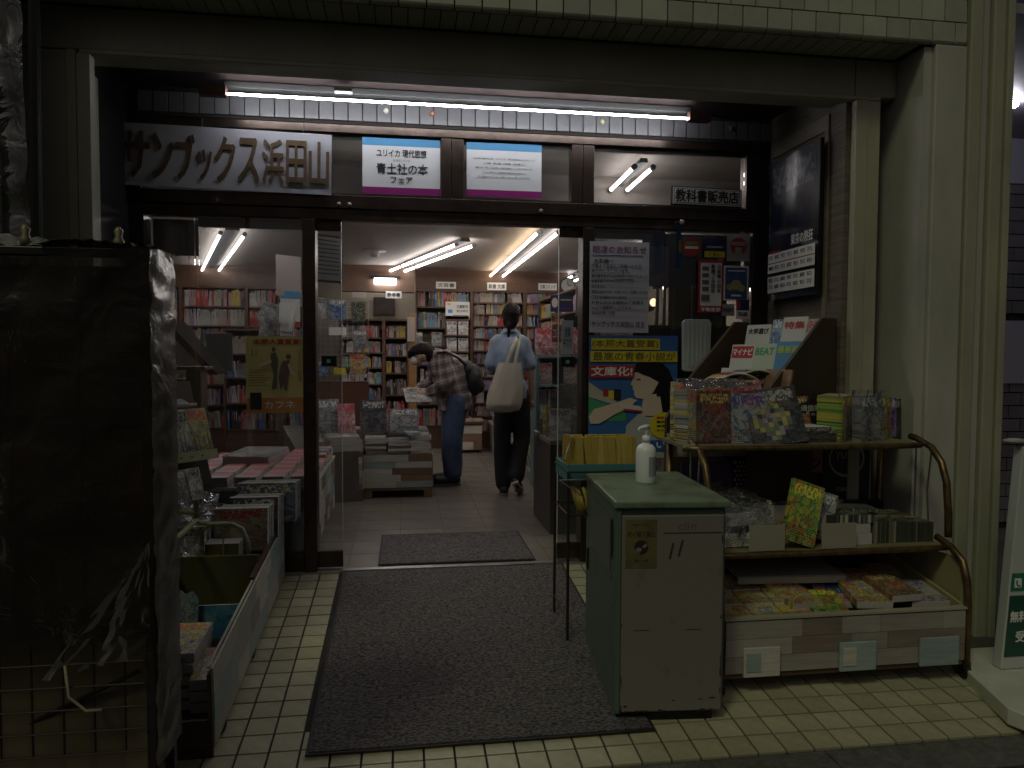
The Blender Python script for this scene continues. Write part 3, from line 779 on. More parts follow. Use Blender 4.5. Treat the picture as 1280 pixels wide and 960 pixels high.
text('東京の熱狂', .22, .06, whitep, t, (.12, -.027, -.08), bold=.02, ext=.0003)
for j, z in enumerate((-.155, -.215, -.285, -.325)):
    for i in range(7): text(('7/12', '8/03', '9/21')[(i + j) % 3], .045, .022, black, t, (-.21 + i * .069, -.028, z), ext=.0003)
bx('hanging_edge', blackm, .262, .275, -.02, .0, -.41, .41, t)

# stickers and cards on the right window
def stk(name, label, p0, p1, m, y=4.19, **k):
    cx, cz, w, h = rect(p0, p1, y); return Board(name, label, k.pop('cat', 'sticker'), cx, y, cz, w, h, m, .0015, **k)
S = stk('recycling_sticker', 'red and white vertical sticker about old paper on the right window', (873, 325), (903, 391), redp)
S.R('panel', white, .09, .94, .13, .95)
S.T('古\n紙\n類\nの\n回\n収', black, .76, .92, .38, .92, .03); S.T('新\n聞\nご\nみ\n回\n収', black, .52, .68, .38, .92, .03)
for i in range(4): S.R('text_block', mat('grey_print', (.12, .12, .12)), .16, .42, .80 - i * .13, .88 - i * .13)
S.R('text_block', mat('grey_print'), .12, .46, .22, .34); S.T('不動産部', whitep, .1, .9, .02, .10, .03)
S = stk('blue_sticker', 'blue sticker with yellow round faces on the right window', (905, 332), (935, 376), white)
S.R('panel', mat('sticker_blue', (.02, .07, .22), .3), .06, .94, .05, .95)
for q, (u, v, r) in enumerate(((.50, .45, .22), (.25, .38, .14), (.72, .36, .15))): S.Pg('round_face', mat('mild_yellow', (.35, .33, .10), .5), circ(u, v, r, r * .68, 14))
S.R('text_row', whitep, .3, .7, .12, .17); S.R('text_row', whitep, .15, .85, .84, .87)
S = stk('ribbon_sticker', 'white sticker with a red ring and figure at the top right of the window', (909, 292), (937, 327), mat('greyish_card', (.30, .30, .30), .5))
S.Pg('ring', redp, circ(.5, .55, .36, .32, 22)); S.Pg('panel', mat('greyish_card'), [(.36, .25), (.36, .5), (.64, .5), (.64, .25)]); S.R('text_row', mat('greyish_card'), .2, .8, .58, .70)
S = stk('pennant_sticker', 'dark blue sticker above a yellow strip on the upper right window', (881, 298), (906, 322), mat('sticker_navy', (.02, .03, .10), .3))
S.R('yellow_strip', yellow, 0, 1, 0, .32); S.T('くらし', black, .2, .8, .05, .26, .02); S.R('text_row', mat('greyish_card'), .1, .9, .5, .6)
S = stk('cola_disc', 'dark red round sticker high on the right window', (853, 296), (876, 322), mat('greyish_dark', (.08, .08, .08), .5))
S.Pg('disc', redp, circ(.5, .5, .48, .46, 20)); S.R('text_row', greenp, .2, .8, .62, .75); S.R('text_row', whitep, .15, .85, .42, .55)
S = stk('bank_card', 'small dark card above a white label at the lower right of the window', (920, 374), (937, 399), white)
S.R('picture', mat('sticker_navy'), .05, .95, .45, .98); S.R('picture', redp, .1, .3, .5, .9); S.T('取扱', black, .15, .85, .16, .36, .04)
S = stk('lower_card', 'dull card with faint print beneath the recycling sticker', (902, 380), (918, 395), mat('greyish_card'))
S.T('利用可', black, .1, .9, .3, .7, .02)
# window back: grey-green blind panel, post shelf
tag(bx('window_screen', mat('grey_green_screen', (.09, .10, .10), .7, var=.15, vs=3), 1.44, 2.08, 4.32, 4.33, 1.66, 1.98), 'grey green screen behind the upper right window', 'screen')
tag(bx('window_screen', mat('yellow_stripe_sheet', (.20, .15, .06), .7, var=.4, vs=3, stretch=(12, 1, .5)), 1.62, 2.0, 4.34, 4.35, 1.42, 1.66), 'yellowish striped sheet behind the recycling sticker', 'sheet')
tag(bx('window_screen', mat('dark_curtain', (.05, .045, .05), .8, var=.3, vs=4), 1.40, 2.085, 4.36, 4.37, .6, 1.42), 'dark cloth backing behind the lower right window', 'curtain')
tag(bx('window_shelf', mat('brown_board', (.10, .06, .04), .6), 1.44, 2.08, 4.30, 4.42, 1.405, 1.42), 'narrow dark shelf board behind the right window', 'shelf')
tag(bx('backing_board', white, 1.11, 1.58, 4.215 + .02, 4.24, .62, 1.35), 'white board backing the blue poster inside the window', 'board')
# blue pennant
p = at(848, 308, Y=4.05)
t = thing('pennant', 'small blue hanging pennant on a white knobbed rod in front of the window', 'pennant', (p.x, 4.05, p.z), rz=R(52))
b = MB(); vs = []; fs = []
for yy in (0, .002):
    for j in range(9):
        for i in range(5): u = i / 4 - .5; v = j / 8 - .5; vs.append((u * .09 * (1 - .25 * (v < -.3)), yy + .008 * math.sin(v * 6 + u * 3), v * .25))
for o in (0, 45):
    for j in range(8):
        for i in range(4): q = o + j * 5 + i; fs.append((q, q + 1, q + 6, q + 5))
b.add(vs, fs).build('cloth', mat('pennant_blue', (.03, .12, .36), .6), t, True)
MB().prism(circ(0, 0, .028, .04, 14), -.012, -.010).build('badge', mat('pennant_badge', (.42, .40, .12), .6), t)
MB().tube([(-.05, .004, .13), (.07, .004, .15)], .004).build('rod', steel, t)
MB().ell((.075, .004, .152), (.016, .016, .016)).build('knob', white, t, True)
# white vented panel
p = at(870, 431, Y=4.12)
t = thing('white_tray', 'white ribbed plastic tray hung on a string in the right window', 'tray', (p.x, 4.12, p.z))
wp = mat('cool_white_plastic', (.42, .47, .46), .5, var=.06)
MB().prism([(-.083, -.15), (-.088, .13), (-.07, .15), (.075, .15), (.09, .13), (.085, -.15), (.07, -.158), (-.07, -.158)], -.012, .012).build('tray_body', wp, t, bevel=.004)
for i in range(5): MB().prism([(-.055 + i * .026, -.13), (-.045 + i * .026, -.13), (-.045 + i * .026, .13), (-.055 + i * .026, .13)], -.017, -.0125).build('rib', wp, t, bevel=.002)
MB().tube([(-.03, 0, .15), (-.03, 0, .36)], .0015).build('string', steel, t)
# little lamp glint behind notice and mechanical boxes
lampt = thing('spot_lamp', 'small warm round lamp glowing behind the right window', 'lamp', tuple(at(817, 378, Y=4.9)))
MB().ell((0, 0, 0), (.028, .02, .028)).build('bulb', mat('warm_bulb', (.9, .7, .5), .5, emit=(1, .62, .36), es=3), lampt, True)
MB().lathe([(.02, 0), (.04, .06), (.015, .10)], 14).build('shade', blackm, lampt, loc=(0, .01, -.02), rot=(R(-90), 0, 0))
t = thing('ink_dispenser', 'grey bracket and hose assembly behind the right window', 'fitting', tuple(at(835, 370, Y=4.5)))
MB().tube([(-.10, 0, .07), (.08, 0, .09)], .03, 12).build('roll', mat('grey_metal', (.2, .21, .22), .5), t, True)
for i in range(3): MB().tube([(-.07 + i * .045, 0, .05), (-.075 + i * .05, 0, -.22)], .012).build('hose', mat('pale_grey_hose', (.25, .28, .27), .5), t, True)
for i in range(6): MB().tube([(.08, -.02, .06 - i * .045), (.13, -.02, .07 - i * .045)], .013).build('hose_rib', mat('grey_metal'), t, True)
tag(bx('paper_sheet', mat('warm_card', (.42, .36, .33), .6), 1.46, 1.60, 4.30, 4.302, 1.66, 1.90), 'pale flyer behind the glass right of the closing notice', 'flyer')
bx('small_notice', mat('mint_card', (.36, .42, .42), .6), .92, .99, 4.228, 4.23, 1.24, 1.44)
tag(bpy.data.objects['small_notice'], 'pale green card with writing on the edge of the right glass door', 'card')
text('営業\n中です', .05, .12, ink, None, (.955, 4.226, 1.34), ext=.0003).parent = bpy.data.objects['small_notice']
bpy.data.objects['small_notice'].children[0].matrix_parent_inverse = Matrix()
# framed sheet on the left door glass
t = thing('framed_schedule', 'white framed schedule hung askew inside near the left door', 'frame', tuple(at(407, 323, Y=4.75)), rz=R(38))
bx('frame', mat('dark_frame', (.06, .05, .05), .5), -.13, .13, .0, .01, -.15, .15, t, .003); bx('sheet', white, -.115, .115, -.002, 0, -.135, .135, t)
for i in range(9): bx('text_row', mat('grey_print'), -.10, .10, -.003, -.0021, .11 - i * .026, .116 - i * .026, t)
# ------------------------------------------------------------------ interior furniture and books
SPC = [mat('spine_%s' % n, c, .5) for n, c in (('white', (.42, .40, .385)), ('ivory', (.33, .29, .235)), ('grey', (.17, .17, .175)), ('pinkish', (.33, .20, .19)), ('black', (.03, .03, .035)),
      ('blue', (.06, .14, .33)), ('red', (.38, .04, .04)), ('yellow', (.40, .30, .06)), ('green', (.10, .24, .13)), ('brown', (.17, .09, .06)), ('sky', (.18, .34, .46)), ('violet', (.20, .15, .28)))]
WT = {'mixed': [16, 12, 12, 10, 11, 7, 8, 5, 5, 8, 5, 5], 'pale': [30, 18, 12, 12, 7, 3, 4, 3, 2, 6, 3, 2], 'bright': [14, 8, 4, 8, 3, 12, 12, 14, 10, 2, 8, 5], 'dark': [10, 10, 12, 10, 18, 8, 8, 3, 6, 14, 2, 4]}
stuff = MB()
def shelf_row(x0, x1, yf, z, h, mode='mixed', depth=.13, T=None, label_print=True):
    """a row of spines facing -Y"""
    x = x0; run = 0; c = 0
    while x < x1 - .012:
        w = rnd.uniform(.011, .026)
        if run <= 0: c = rnd.choices(range(12), WT[mode])[0]; run = rnd.choice((1, 1, 2, 3, 5))
        run -= 1
        if rnd.random() < .03: x += rnd.uniform(.01, .05); continue
        hh = h * (rnd.uniform(.74, 1.0) if rnd.random() < .4 else rnd.uniform(.9, 1.0)); d = rnd.uniform(0, .012); ln = rnd.uniform(-.03, .03) if rnd.random() < .14 else 0
        b = MB(); b.box(x, min(x + w - .001, x1), yf + d, yf + depth, z, z + hh, c)
        b.v = [(p[0] + ln * (p[2] - z) / h, p[1], p[2]) for p in b.v]
        # a title block on the spine
        if label_print and w > .013:
            dk = 4 if c in (0, 1, 2, 3, 7, 10) else 0
            z0 = z + hh * rnd.uniform(.45, .6); b.box(x + w * .3, x + w * .62, yf + d - .0015, yf + d, z0, z + hh * .9, dk if rnd.random() < .75 else 6)
        stuff.add(b.v, b.f, 0, T); stuff.m[-len(b.f):] = b.m
        x += w
def bookcase(label, x0, x1, yf, z1, zs, hts, mode='mixed', depth=.28, T=None, wood=shelfwood, back=True, name='bookcase', fill=True, top=None, z0=0.):
    t = thing(name, label, 'bookcase'); 
    if T: t.matrix_world = T
    bx('side_panel', wood, x0 - .02, x0, yf, yf + depth, z0, z1, t); bx('side_panel', wood, x1, x1 + .02, yf, yf + depth, z0, z1, t)
    if back: bx('back_panel', mat('case_back', (.34, .27, .18), .6, var=.1), x0, x1, yf + depth - .02, yf + depth - .002, z0, z1, t)
    for z in zs: bx('shelf', wood, x0 + .001, x1 - .001, yf + .004, yf + depth - .021, z - .018, z, t)
    bx('shelf', wood, x0 + .001, x1 - .001, yf + .002, yf + depth - .021, z1 - .02, z1, t)
    if z0 == 0: bx('plinth', wood, x0 + .001, x1 - .001, yf + .02, yf + .04, 0, zs[-1] - .02, t)
    if top: bx('fascia', wood, x0 - .02, x1 + .02, yf - .01, yf + .01, z1 + .002, top, t)
    if fill:
        for z, h in zip(zs, hts):
            if h: shelf_row(x0 + .01, x1 - .01, yf + .02, z + .001, h, mode if isinstance(mode, str) else mode[zs.index(z) % len(mode)], T=T)
    return t
YB = 9.4
zB = [1.895, 1.745, 1.59, 1.43, 1.27, 1.10, .93, .76, .59, .42, .22]
bookcase('bookcase wall bay right behind the standing woman, rows of paperbacks', .88, 1.53, YB, 2.04, zB, [.138] * 10 + [.17], ['pale', 'mixed', 'pale', 'pale'], top=2.295)
bookcase('bookcase wall bay behind the bending man with slanted books', .16, .84, YB, 2.04, [1.83, 1.56, 1.32, 1.08, .84, .58, .30], [.20, .20, 0, .19, .20, .23, .23], ['mixed', 'dark'], top=2.295)
bookcase('rightmost bookcase bay on the back wall with bright colourful spines', 1.57, 2.10, YB, 2.04, zB, [.138] * 10 + [.17], 'bright', top=2.295)
for k, (x0, x1) in enumerate(((-3.45, -2.72), (-2.68, -1.95), (-1.91, -1.20))):
    bookcase(('leftmost bookcase on the back wall seen through the shop window', 'bookcase on the back wall behind the left window lamps', 'bookcase on the back wall just left of the yellow poster')[k],
             x0, x1, YB, 2.04, [1.80, 1.56, 1.33, 1.08, .84, .58, .30], [.21] * 7, ['mixed', 'pale'], top=2.295)
# cash-corner shelves
bookcase('low bookcase under the dark picture frame at the back left', -.80, -.28, YB, 1.66, [1.43, 1.24, 1.05, .84, .62, .38], [.15, .14, .14, .15, .17, .18], ['pale', 'dark', 'mixed'])
bookcase('low bookcase beside the orange wooden post at the back', -.24, .03, YB, 1.66, [1.43, 1.20, .98, .70, .42], [.15, .16, .15, .20, .2], ['mixed', 'dark'])
tag(bx('wooden_post', mat('orange_wood', (.34, .18, .07), .5, var=.12, vs=5, stretch=(1, 1, 6)), .045, .125, 7.9, 7.98, 0, 1.66, bevel=.004), 'orange-brown wooden post behind the bending man', 'post')
tag(bx('post_notice', mat('warm_card'), .03, .11, 7.86, 7.87, 1.36, 1.62), 'pale vertical notice on top of the orange wooden post', 'notice')
t = thing('wall_picture', 'dark framed picture on the cream wall at the back left', 'picture', (-.27, 9.97, 1.86))
bx('frame', darkwood, -.14, .14, -.03, 0, -.12, .12, t, .004); bx('picture', mat('dull_picture', (.04, .03, .03), .4, var=.4), -.11, .11, -.032, -.0301, -.09, .09, t)
# right-hand gondola, books face left (-X)
for k in range(2):
    T = Matrix.Translation((1.72, 9.3 - k * 1.05, 0)) @ Matrix.Rotation(R(-90), 4, 'Z')
    bookcase(('tall side bookcase on the right with red and blue spines, far section', 'tall side bookcase on the right with red and blue spines, near section')[k], .02, 1.0, 0, 1.92, [1.68, 1.46, 1.24, 1.02, .80, .56, .30], [.17] * 7, 'bright', T=T, depth=.26)
# signs over the shelves
def hang(label, p0, p1, Y, body=None, m=white, lc=black, cat='sign', name='shelf_sign'):
    cx, cz, w, h = rect(p0, p1, Y); S = Board(name, label, cat, cx, Y, cz, w, h, m)
    if body: S.T(body, lc, .08, .92, .2, .8, .02)
    return S
hang('small white category sign over the second bookcase bay', (545, 352), (570, 361), 9.37, '文芸書')
hang('small white category sign over the paperback bay', (609, 353), (633, 363), 9.37, '新書 文庫')
hang('small white category sign over the bright bay on the right', (673, 354), (696, 363), 9.37, '文庫コミック')
hang('small white category sign under the beam at the back left', (482, 364), (502, 373), 9.03, '参考書')
hang('dark sign with pale lettering low over the left tables', (440, 365), (458, 372), 8.8, None, mat('pale_board', (.4, .38, .35), .6))
S = hang('white price board with black rows in the middle of the shelves', (557, 377), (587, 399), 9.1)
S.T('文庫新刊', black, .45, .92, .62, .82, .02); S.T('第2水曜日', black, .45, .92, .40, .54, .01); S.R('picture', skyb, .10, .28, .35, .55); S.R('text_row', yellow, .05, .2, .8, .92); S.R('text_row', fg, .3, .9, .15, .22)
# inner display column with face-out books
t = thing('display_column', 'narrow display column of face-out books under the price board', 'display stand')
cxx = [at(557, 400, Y=9.0).x, at(587, 400, Y=9.0).x]
bx('back_panel', shelfwood, cxx[0], cxx[1], 9.10, 9.12, 0, 1.70, t)
for i in range(4):
    z = at(570, 418.5 + i * 20.5, Y=9.0).z
    bx('shelf', shelfwood, cxx[0], cxx[1], 8.97, 9.10, z - .018, z, t)
    for j in range(2):
        x = cxx[0] + (cxx[1] - cxx[0]) * (.26 + .48 * j)
        book('face_out_book', 'pale face-out book on the narrow display column, %s row down, %s' % (ORD[i], ('left', 'right')[j]), 'book', .12, .165, .03, 'white', (x, 9.0, z + .001), (R(-6), 0, 0), 'face-out books on the display column')
# face-out books on bay A
for (x, y), c in (((522, 423), 'grey'), ((546, 424), 'white'), ((530, 445), 'purple'), ((548, 446), 'pink')):
    v = at(x, y, Y=9.38); book('face_out_book', {'grey': 'grey face-out book left on the shelf behind the man', 'white': 'white face-out book on the shelf behind the man', 'purple': 'purple face-out book low on the shelf behind the man', 'pink': 'pink face-out book low on the shelf behind the man'}[c], 'book', .13, .18, .03, c, (v.x, 9.385, 1.321 if y < 430 else 1.081))
# rear low table with patchwork front
def planks(parent, x0, x1, z0, z1, y, rows, T=None, seed=0, pal=None, th=.006, skirt=True):
    r = random.Random(seed); hz = (z1 - z0) / rows; pal = pal or [palewood, palewood, brownplank, blueplank, palewood]
    for j in range(rows):
        x = x0; last = None
        while x < x1 - .001:
            w = r.uniform(.16, .42); e = min(x + w, x1)
            if x1 - e < .08: e = x1
            m = r.choice([q for q in pal if q is not last] or pal); last = m; th2 = th + r.uniform(0, .003)
            o = MB().box(x + .001, e - .001, y - th2, y, z0 + j * hz + .001, z0 + (j + 1) * hz - .001).build('plank', m, parent)
            if T: o.matrix_local = T
            x = e
t = thing('display_table', 'low table with patchwork wood front at the back of the aisle', 'table')
bx('table_body', brownplank, .62, .95, 8.97, 9.33, .03, .36, t); planks(t, .62, .95, .04, .34, 8.968, 3, seed=4)
bx('table_top', shelfwood, .60, .97, 8.94, 9.35, .36, .39, t)
for i in range(5): book('stacked_book', 'pale book on the low rear aisle table, %s from left, %s row' % (ORD[i % 3], ('front', 'rear')[i // 3]), 'book', .11, .17, .03, ('white', 'pink', 'comic', 'grey', 'white')[i], (.665 + (i % 3) * .12, 8.96 + (i // 3) * .19, .42), (R(-90), 0, 0), 'books on the back aisle table')
t = thing('display_table', 'long low book table at the back right behind the woman', 'table')
bx('table_body', mat('white_laminate', (.40, .37, .33), .5), 1.08, 1.62, 8.3, 9.3, 0, .34, t); bx('table_top', mat('pale_top', (.40, .33, .28), .5), 1.06, 1.64, 8.28, 9.32, .34, .37, t)
for i in range(12): book('stacked_book', 'book on the back right table, %s from the left in its %s row' % (ORD[i % 4], ORD[i // 4]), 'book', .12, .18, .04 + .03 * (i % 3), ('redwhite', 'pink', 'white', 'comic')[i % 4], (1.14 + (i % 4) * .13, 8.32 + (i // 4) * .25, .37 + .04 + .03 * (i % 3)), (R(-90), 0, 0), 'books on the back right table')

# teal wire rack with books, right
t = thing('teal_rack', 'teal metal book rack standing right of the woman', 'rack', (0, 0, 0))
teal = mat('teal_metal', (.16, .26, .27), .4); X0, X1 = 1.19, 1.60
for x in (X0, X1): bx('upright', teal, x - .012, x + .012, 6.48, 6.80, 0, 1.235, t, .002)
for z in (1.22, .955, .73, .45): bx('shelf', teal, X0 + .013, X1 - .013, 6.48, 6.78, z - .02, z, t, .002)
bx('back_panel', mat('pale_back', (.30, .30, .30), .6), X0 + .013, X1 - .013, 6.785, 6.795, .2, 1.2, t)
for i, (x, z, c, hh, w) in enumerate(((1.27, .955, 'redwhite', .20, .12), (1.50, .955, 'redwhite', .20, .12), (1.27, .45, 'blue', .20, .15), (1.46, .45, 'blue', .20, .15),
        (1.26, 1.22, 'pink', .25, .17), (1.42, 1.22, 'redwhite', .23, .13), (1.55, 1.22, 'pink', .24, .12))):
    book('face_out_book', ('white and red comic standing left on the upper shelf of the teal rack', 'white and red comic standing right on the upper shelf of the teal rack', 'blue book left on the low shelf of the teal rack', 'blue book right on the low shelf of the teal rack', 'large pink picture book left on top of the teal rack', 'red and white book in the middle on top of the teal rack', 'pink book at the right end on top of the teal rack')[i], 'book', w, hh, .03, c, (x, 6.50, z + .001), (R(-5), 0, 0))
shelf_row(X0 + .02, X1 - .02, 6.51, .731, .2, 'pale')
S = hang('dark poster with round face and navy field on the right aisle post', (688, 369), (716, 390), 6.4, None, mat('sticker_navy')); S.Pg('round_face', mat('printed_skin'), circ(.2, .55, .14, .3, 16)); S.R('text_row', yellow, .45, .95, .7, .76); S.R('text_row', redp, .45, .95, .15, .2)
S = hang('small orange card hanging below the navy poster', (689, 391), (700, 405), 6.42, '新刊', mat('orange_card', (.45, .22, .12), .6))
S = hang('dark red card with scribbled letters near the right door edge', (690, 406), (708, 428), 6.3, 'コミック', mat('maroon_card', (.14, .05, .04), .6), mat('warm_card'))
tag(bx('black_sign', blackm, *(lambda a, b: (a.x, b.x, 6.1, 6.12, b.z, a.z))(at(705, 395, Y=6.1), at(722, 409, Y=6.1))), 'black blank sign near the right door edge', 'sign')
t = thing('wall_clock', 'round wall clock at the back right seen past the door edge', 'clock', tuple(at(709, 357, Y=9.2)))
MB().lathe([(.10, 0), (.10, .03)], 24).build('rim', blackm, t, rot=(R(90), 0, 0)); MB().lathe([(.085, 0), (.085, .002)], 24).build('dial', white, t, rot=(R(90), 0, 0), loc=(0, -.031, 0))
bx('hand', black, -.004, .004, -.036, -.0345, 0, .06, t); bx('hand', black, 0, .045, -.036, -.0345, -.004, .004, t)
# low dark magazine rack right aisle
t = thing('magazine_rack', 'low dark wire magazine rack on the right side of the aisle', 'rack', (0, 0, 0))
rx0, rx1, ry0, ry1 = 1.20, 1.75, 5.55, 7.5
bx('base', mat('grey_base', (.20, .19, .18), .5), rx0, rx1, ry0, ry1, 0, .09, t); bx('back_panel', mat('grey_base'), rx0 + .3, rx0 + .33, ry0, ry1, .09, .75, t)
for z in (.12, .32, .52):
    MB().tube([(rx0 + (z - .12) * .5, ry0, z + .12), (rx0 + (z - .12) * .5, ry1, z + .12)], .005).build('wire_rail', blackm, t)
    for k in range(14):
        y = ry0 + .02 + k * .145
        MB().tube([(rx0 + .02 + (z - .12) * .5, y, z), (rx0 + (z - .12) * .5, y, z + .12)], .003).build('wire', blackm, t)
        if k < 13: book('rack_magazine', 'magazine in the %s tier of the low dark aisle rack, %s from the door' % (('lowest', 'middle', 'top')[int((z - .12) * 5 + .1)], ORD[k]), 'magazine', .13, .19, .02, ('green', 'white', 'pink', 'white', 'yellow')[(k * 2 + int(z * 10)) % 5], (rx0 + .035 + (z - .12) * .5, y + .07, z), (R(-14), 0, R(-90)), 'magazines in the low aisle rack')
# acrylic stands near the right door leaf
for i, (px, py, w, h, rz) in enumerate(((702, 520, .16, .26, -20), (716, 500, .2, .22, 25), (696, 545, .22, .2, -30))):
    v = at(px, py, Y=5.0); t = thing('acrylic_stand', ('clear acrylic leaflet stand nearest the right door edge', 'tall clear acrylic cover behind the right door pane', 'wide smoky acrylic stand low by the right door edge')[i], 'stand', (v.x, 5.0 + i * .1, v.z - h / 2), R(rz))
    gm = MATS.get('smoky_acrylic') or glass_mat('smoky_acrylic', (.62, .64, .64), 2., .03, .12)
    bx('panel', gm, -w / 2, w / 2, 0, .004, 0, h, t); bx('panel', gm, -w / 2, w / 2, .08, .084, 0, h * .7, t); bx('base', gm, -w / 2, w / 2, .0045, .0795, 0, .004, t)
    if i != 1: bx('leaflet', CV['green'] if i == 0 else CV['grey'], -w / 3, w / 5, .01, .02, .005, h * .8, t)
t = thing('service_table', 'dark side table behind the right door pane carrying acrylic stands', 'table')
bx('table_top', mat('grey_base'), .98, 1.5, 4.85, 5.5, .62, .65, t); bx('front_panel', mat('dark_side', (.06, .055, .05), .5), .985, 1.5, 4.86, 4.88, 0, .62, t); bx('side_panel', mat('dark_side'), .985, 1.0, 4.88, 5.5, 0, .62, t)
for i in range(10):
    book('rack_magazine', 'magazine leaning on the dark side table, %s row, %s from left' % (ORD[i // 3], ORD[i % 3]), 'magazine', .15, .22, .02, ('white', 'grey', 'green', 'brown')[i % 4], (1.06 + (i % 3) * .15, 4.9 + (i // 3) * .12, .652), (R(-20), 0, R(-12 + 9 * (i % 3))), 'magazines on the dark side table')

# ------------------------------------------------------------------ central magazine table of pallets
t = thing('pallet_table', 'magazine table of patchwork wooden boxes on pallets, right box', 'table')
def pallet_box(t, x0, x1, y0, y1, seed):
    bx('box_body', brownplank, x0 + .002, x1 - .002, y0 + .002, y1, .085, .375, t)
    planks(t, x0, x1, .09, .37, y0, 5, seed=seed)
    R90 = Matrix.Translation((x1, y0, 0)) @ Matrix.Rotation(R(90), 4, 'Z')
    planks(t, 0, y1 - y0, .09, .37, 0, 5, T=R90, seed=seed + 5)
    bx('pallet_deck', brownplank, x0, x1, y0 - .004, y1, .068, .084, t)
    for x in (x0, x1 - .07): bx('pallet_foot', brownplank, x, x + .07, y0 - .003, y0 + .1, 0, .067, t)
    bx('pallet_foot', darkwood, x0 + .2, x0 + .26, y0 + .3, y1, 0, .067, t)
pallet_box(t, -.345, .235, 6.25, 7.05, 11)
t2 = thing('pallet_table', 'magazine table of patchwork wooden boxes on pallets, left box partly behind the door pane', 'table')
pallet_box(t2, -.80, -.350, 6.16, 7.0, 23)
def mag_stack(x, y, z, n, w, h, th, cms, lab, grp, jit=.012, cat='magazine', rz0=0):
    zz = z
    for i in range(n):
        zz += th
        book('magazine' if cat == 'magazine' else 'book', lab + (', topmost' if i == n - 1 else ', %s from bottom' % ORD[i]), cat, w, h, th - .0015, cms[i % len(cms)], (x + rnd.uniform(-jit, jit), y + rnd.uniform(-jit, jit), zz), (R(-90), 0, R(rz0 + rnd.uniform(-3, 3))), grp)
    return zz
stk_ = []
for i, (x, n, cms) in enumerate(((.13, 7, ['grey', 'white']), (-.06, 5, ['grey', 'dark']), (-.245, 6, ['grey', 'white']), (-.43, 4, ['grey', 'dark']), (-.60, 6, ['yellow', 'grey']), (-.72, 5, ['white']))):
    stk_.append(mag_stack(x, 6.27, .378, n, .175, .25, .0225, cms, ('magazine in the right end stack of the pallet table', 'magazine in the second stack from right, pallet table', 'magazine in the middle stack of the pallet table', 'magazine in the stack where the two pallet boxes meet', 'magazine in the yellow and grey stack, left pallet box', 'magazine in the leftmost stack of the pallet table')[i], 'magazine stack %s of the pallet table' % ('one', 'two', 'three', 'four', 'five', 'six')[i]))
for i, x in enumerate((.12, -.07, -.26, -.45, -.63)):
    mag_stack(x, 6.56, .378, 7, .18, .26, .026, ['grey', 'white', 'dark'], 'magazine in the rear pallet table row, %s stack from right' % ORD[i], 'rear magazine stacks of the pallet table')
for i, (px, py, w, h, cm, rz, lab) in enumerate(((467, 532, .225, .29, 'dark', 4, 'large grey magazine standing upright on the pallet table'), (505, 530, .25, .21, 'grey', -6, 'open white magazine with grey picture in front of the man'),
      (434, 535, .15, .26, 'pink', 14, 'pink and white magazine leaning behind the door edge on the pallet table'), (408, 528, .26, .30, 'grey', 20, 'large dark photo magazine leaning at the left end of the pallet table'), (487, 533, .09, .20, 'redwhite', 10, 'red and white booklet between the upright magazines'))):
    v = at(px, py, Y=6.42); book('upright_magazine', lab, 'magazine', w, h, .012, cm, (v.x, 6.42 + (i == 4) * .04, .545), (R(-16), 0, R(rz)))
book('blue_book', 'pale blue slim book lying on the right stack of the pallet table', 'book', .12, .17, .02, cover_mat('cover_pale_blue', (.25, .42, .50), (.40, .52, .56), (.15, .3, .4), (.8, .8, .8), 41, 2, .4), (.08, 6.26, stk_[0] + .022), (R(-90), 0, R(12)))
book('open_magazine', 'pale open magazine held over the table by the bending man', 'magazine', .24, .20, .008, 'white', (.13, 6.62, .80), (R(-55), 0, R(8)))
# wire grid with hanging items
t = thing('wire_grid', 'white wire grid panel standing behind the pallet table on a brown board', 'grid panel')
gx0, gx1, gz0, gz1 = -.92, -.335, .97, 1.72
for i in range(13): x = gx0 + (gx1 - gx0) * i / 12; MB().tube([(x, 7.0, gz0), (x, 7.0, gz1)], .0025, 5).build('wire', steel, t)
for i in range(16): z = gz0 + (gz1 - gz0) * i / 15; MB().tube([(gx0, 7.004, z), (gx1, 7.004, z)], .0025, 5).build('wire', steel, t)
bx('lower_board', mat('red_brown_board', (.11, .045, .025), .5), gx0, gx1, 7.01, 7.04, .5, .97, t, .003)
for x in (gx0 + .03, gx1 - .05): bx('leg', darkwood, x, x + .03, 7.04, 7.07, 0, 1.0, t)
for i, (p0, p1, c, lab) in enumerate((((411, 374), (432, 401), 'blue', 'blue sky poster card on the wire grid'), ((439, 377), (457, 402), 'check', 'black and white patterned sheet on the wire grid'), ((411, 409), (433, 419), None, 'blank white card on the wire grid'),
     ((441, 413), (459, 436), 'grey', 'blue grey magazine low on the wire grid'), ((438, 443), (457, 468), 'yellow', 'black and yellow magazine at the bottom of the wire grid'), ((417, 460), (432, 468), 'Y', 'bright yellow label on the wire grid'), ((397, 451), (410, 470), 'blue', 'pale blue card at the lower left of the wire grid'), ((397, 372), (407, 398), 'white', 'white leaflet at the upper left of the wire grid'))):
    cx, cz, w, h = rect(p0, p1, 6.97); m = white if c is None else yellow if c == 'Y' else CV[c]
    tag(bx('grid_card', m, -w / 2, w / 2, 0, .004, -h / 2, h / 2), lab, 'card'); bpy.data.objects[-1] if False else None
    o = [q for q in bpy.data.objects if q.get('label') == lab][0]; o.location = (cx, 6.97 + .001 * i, cz)

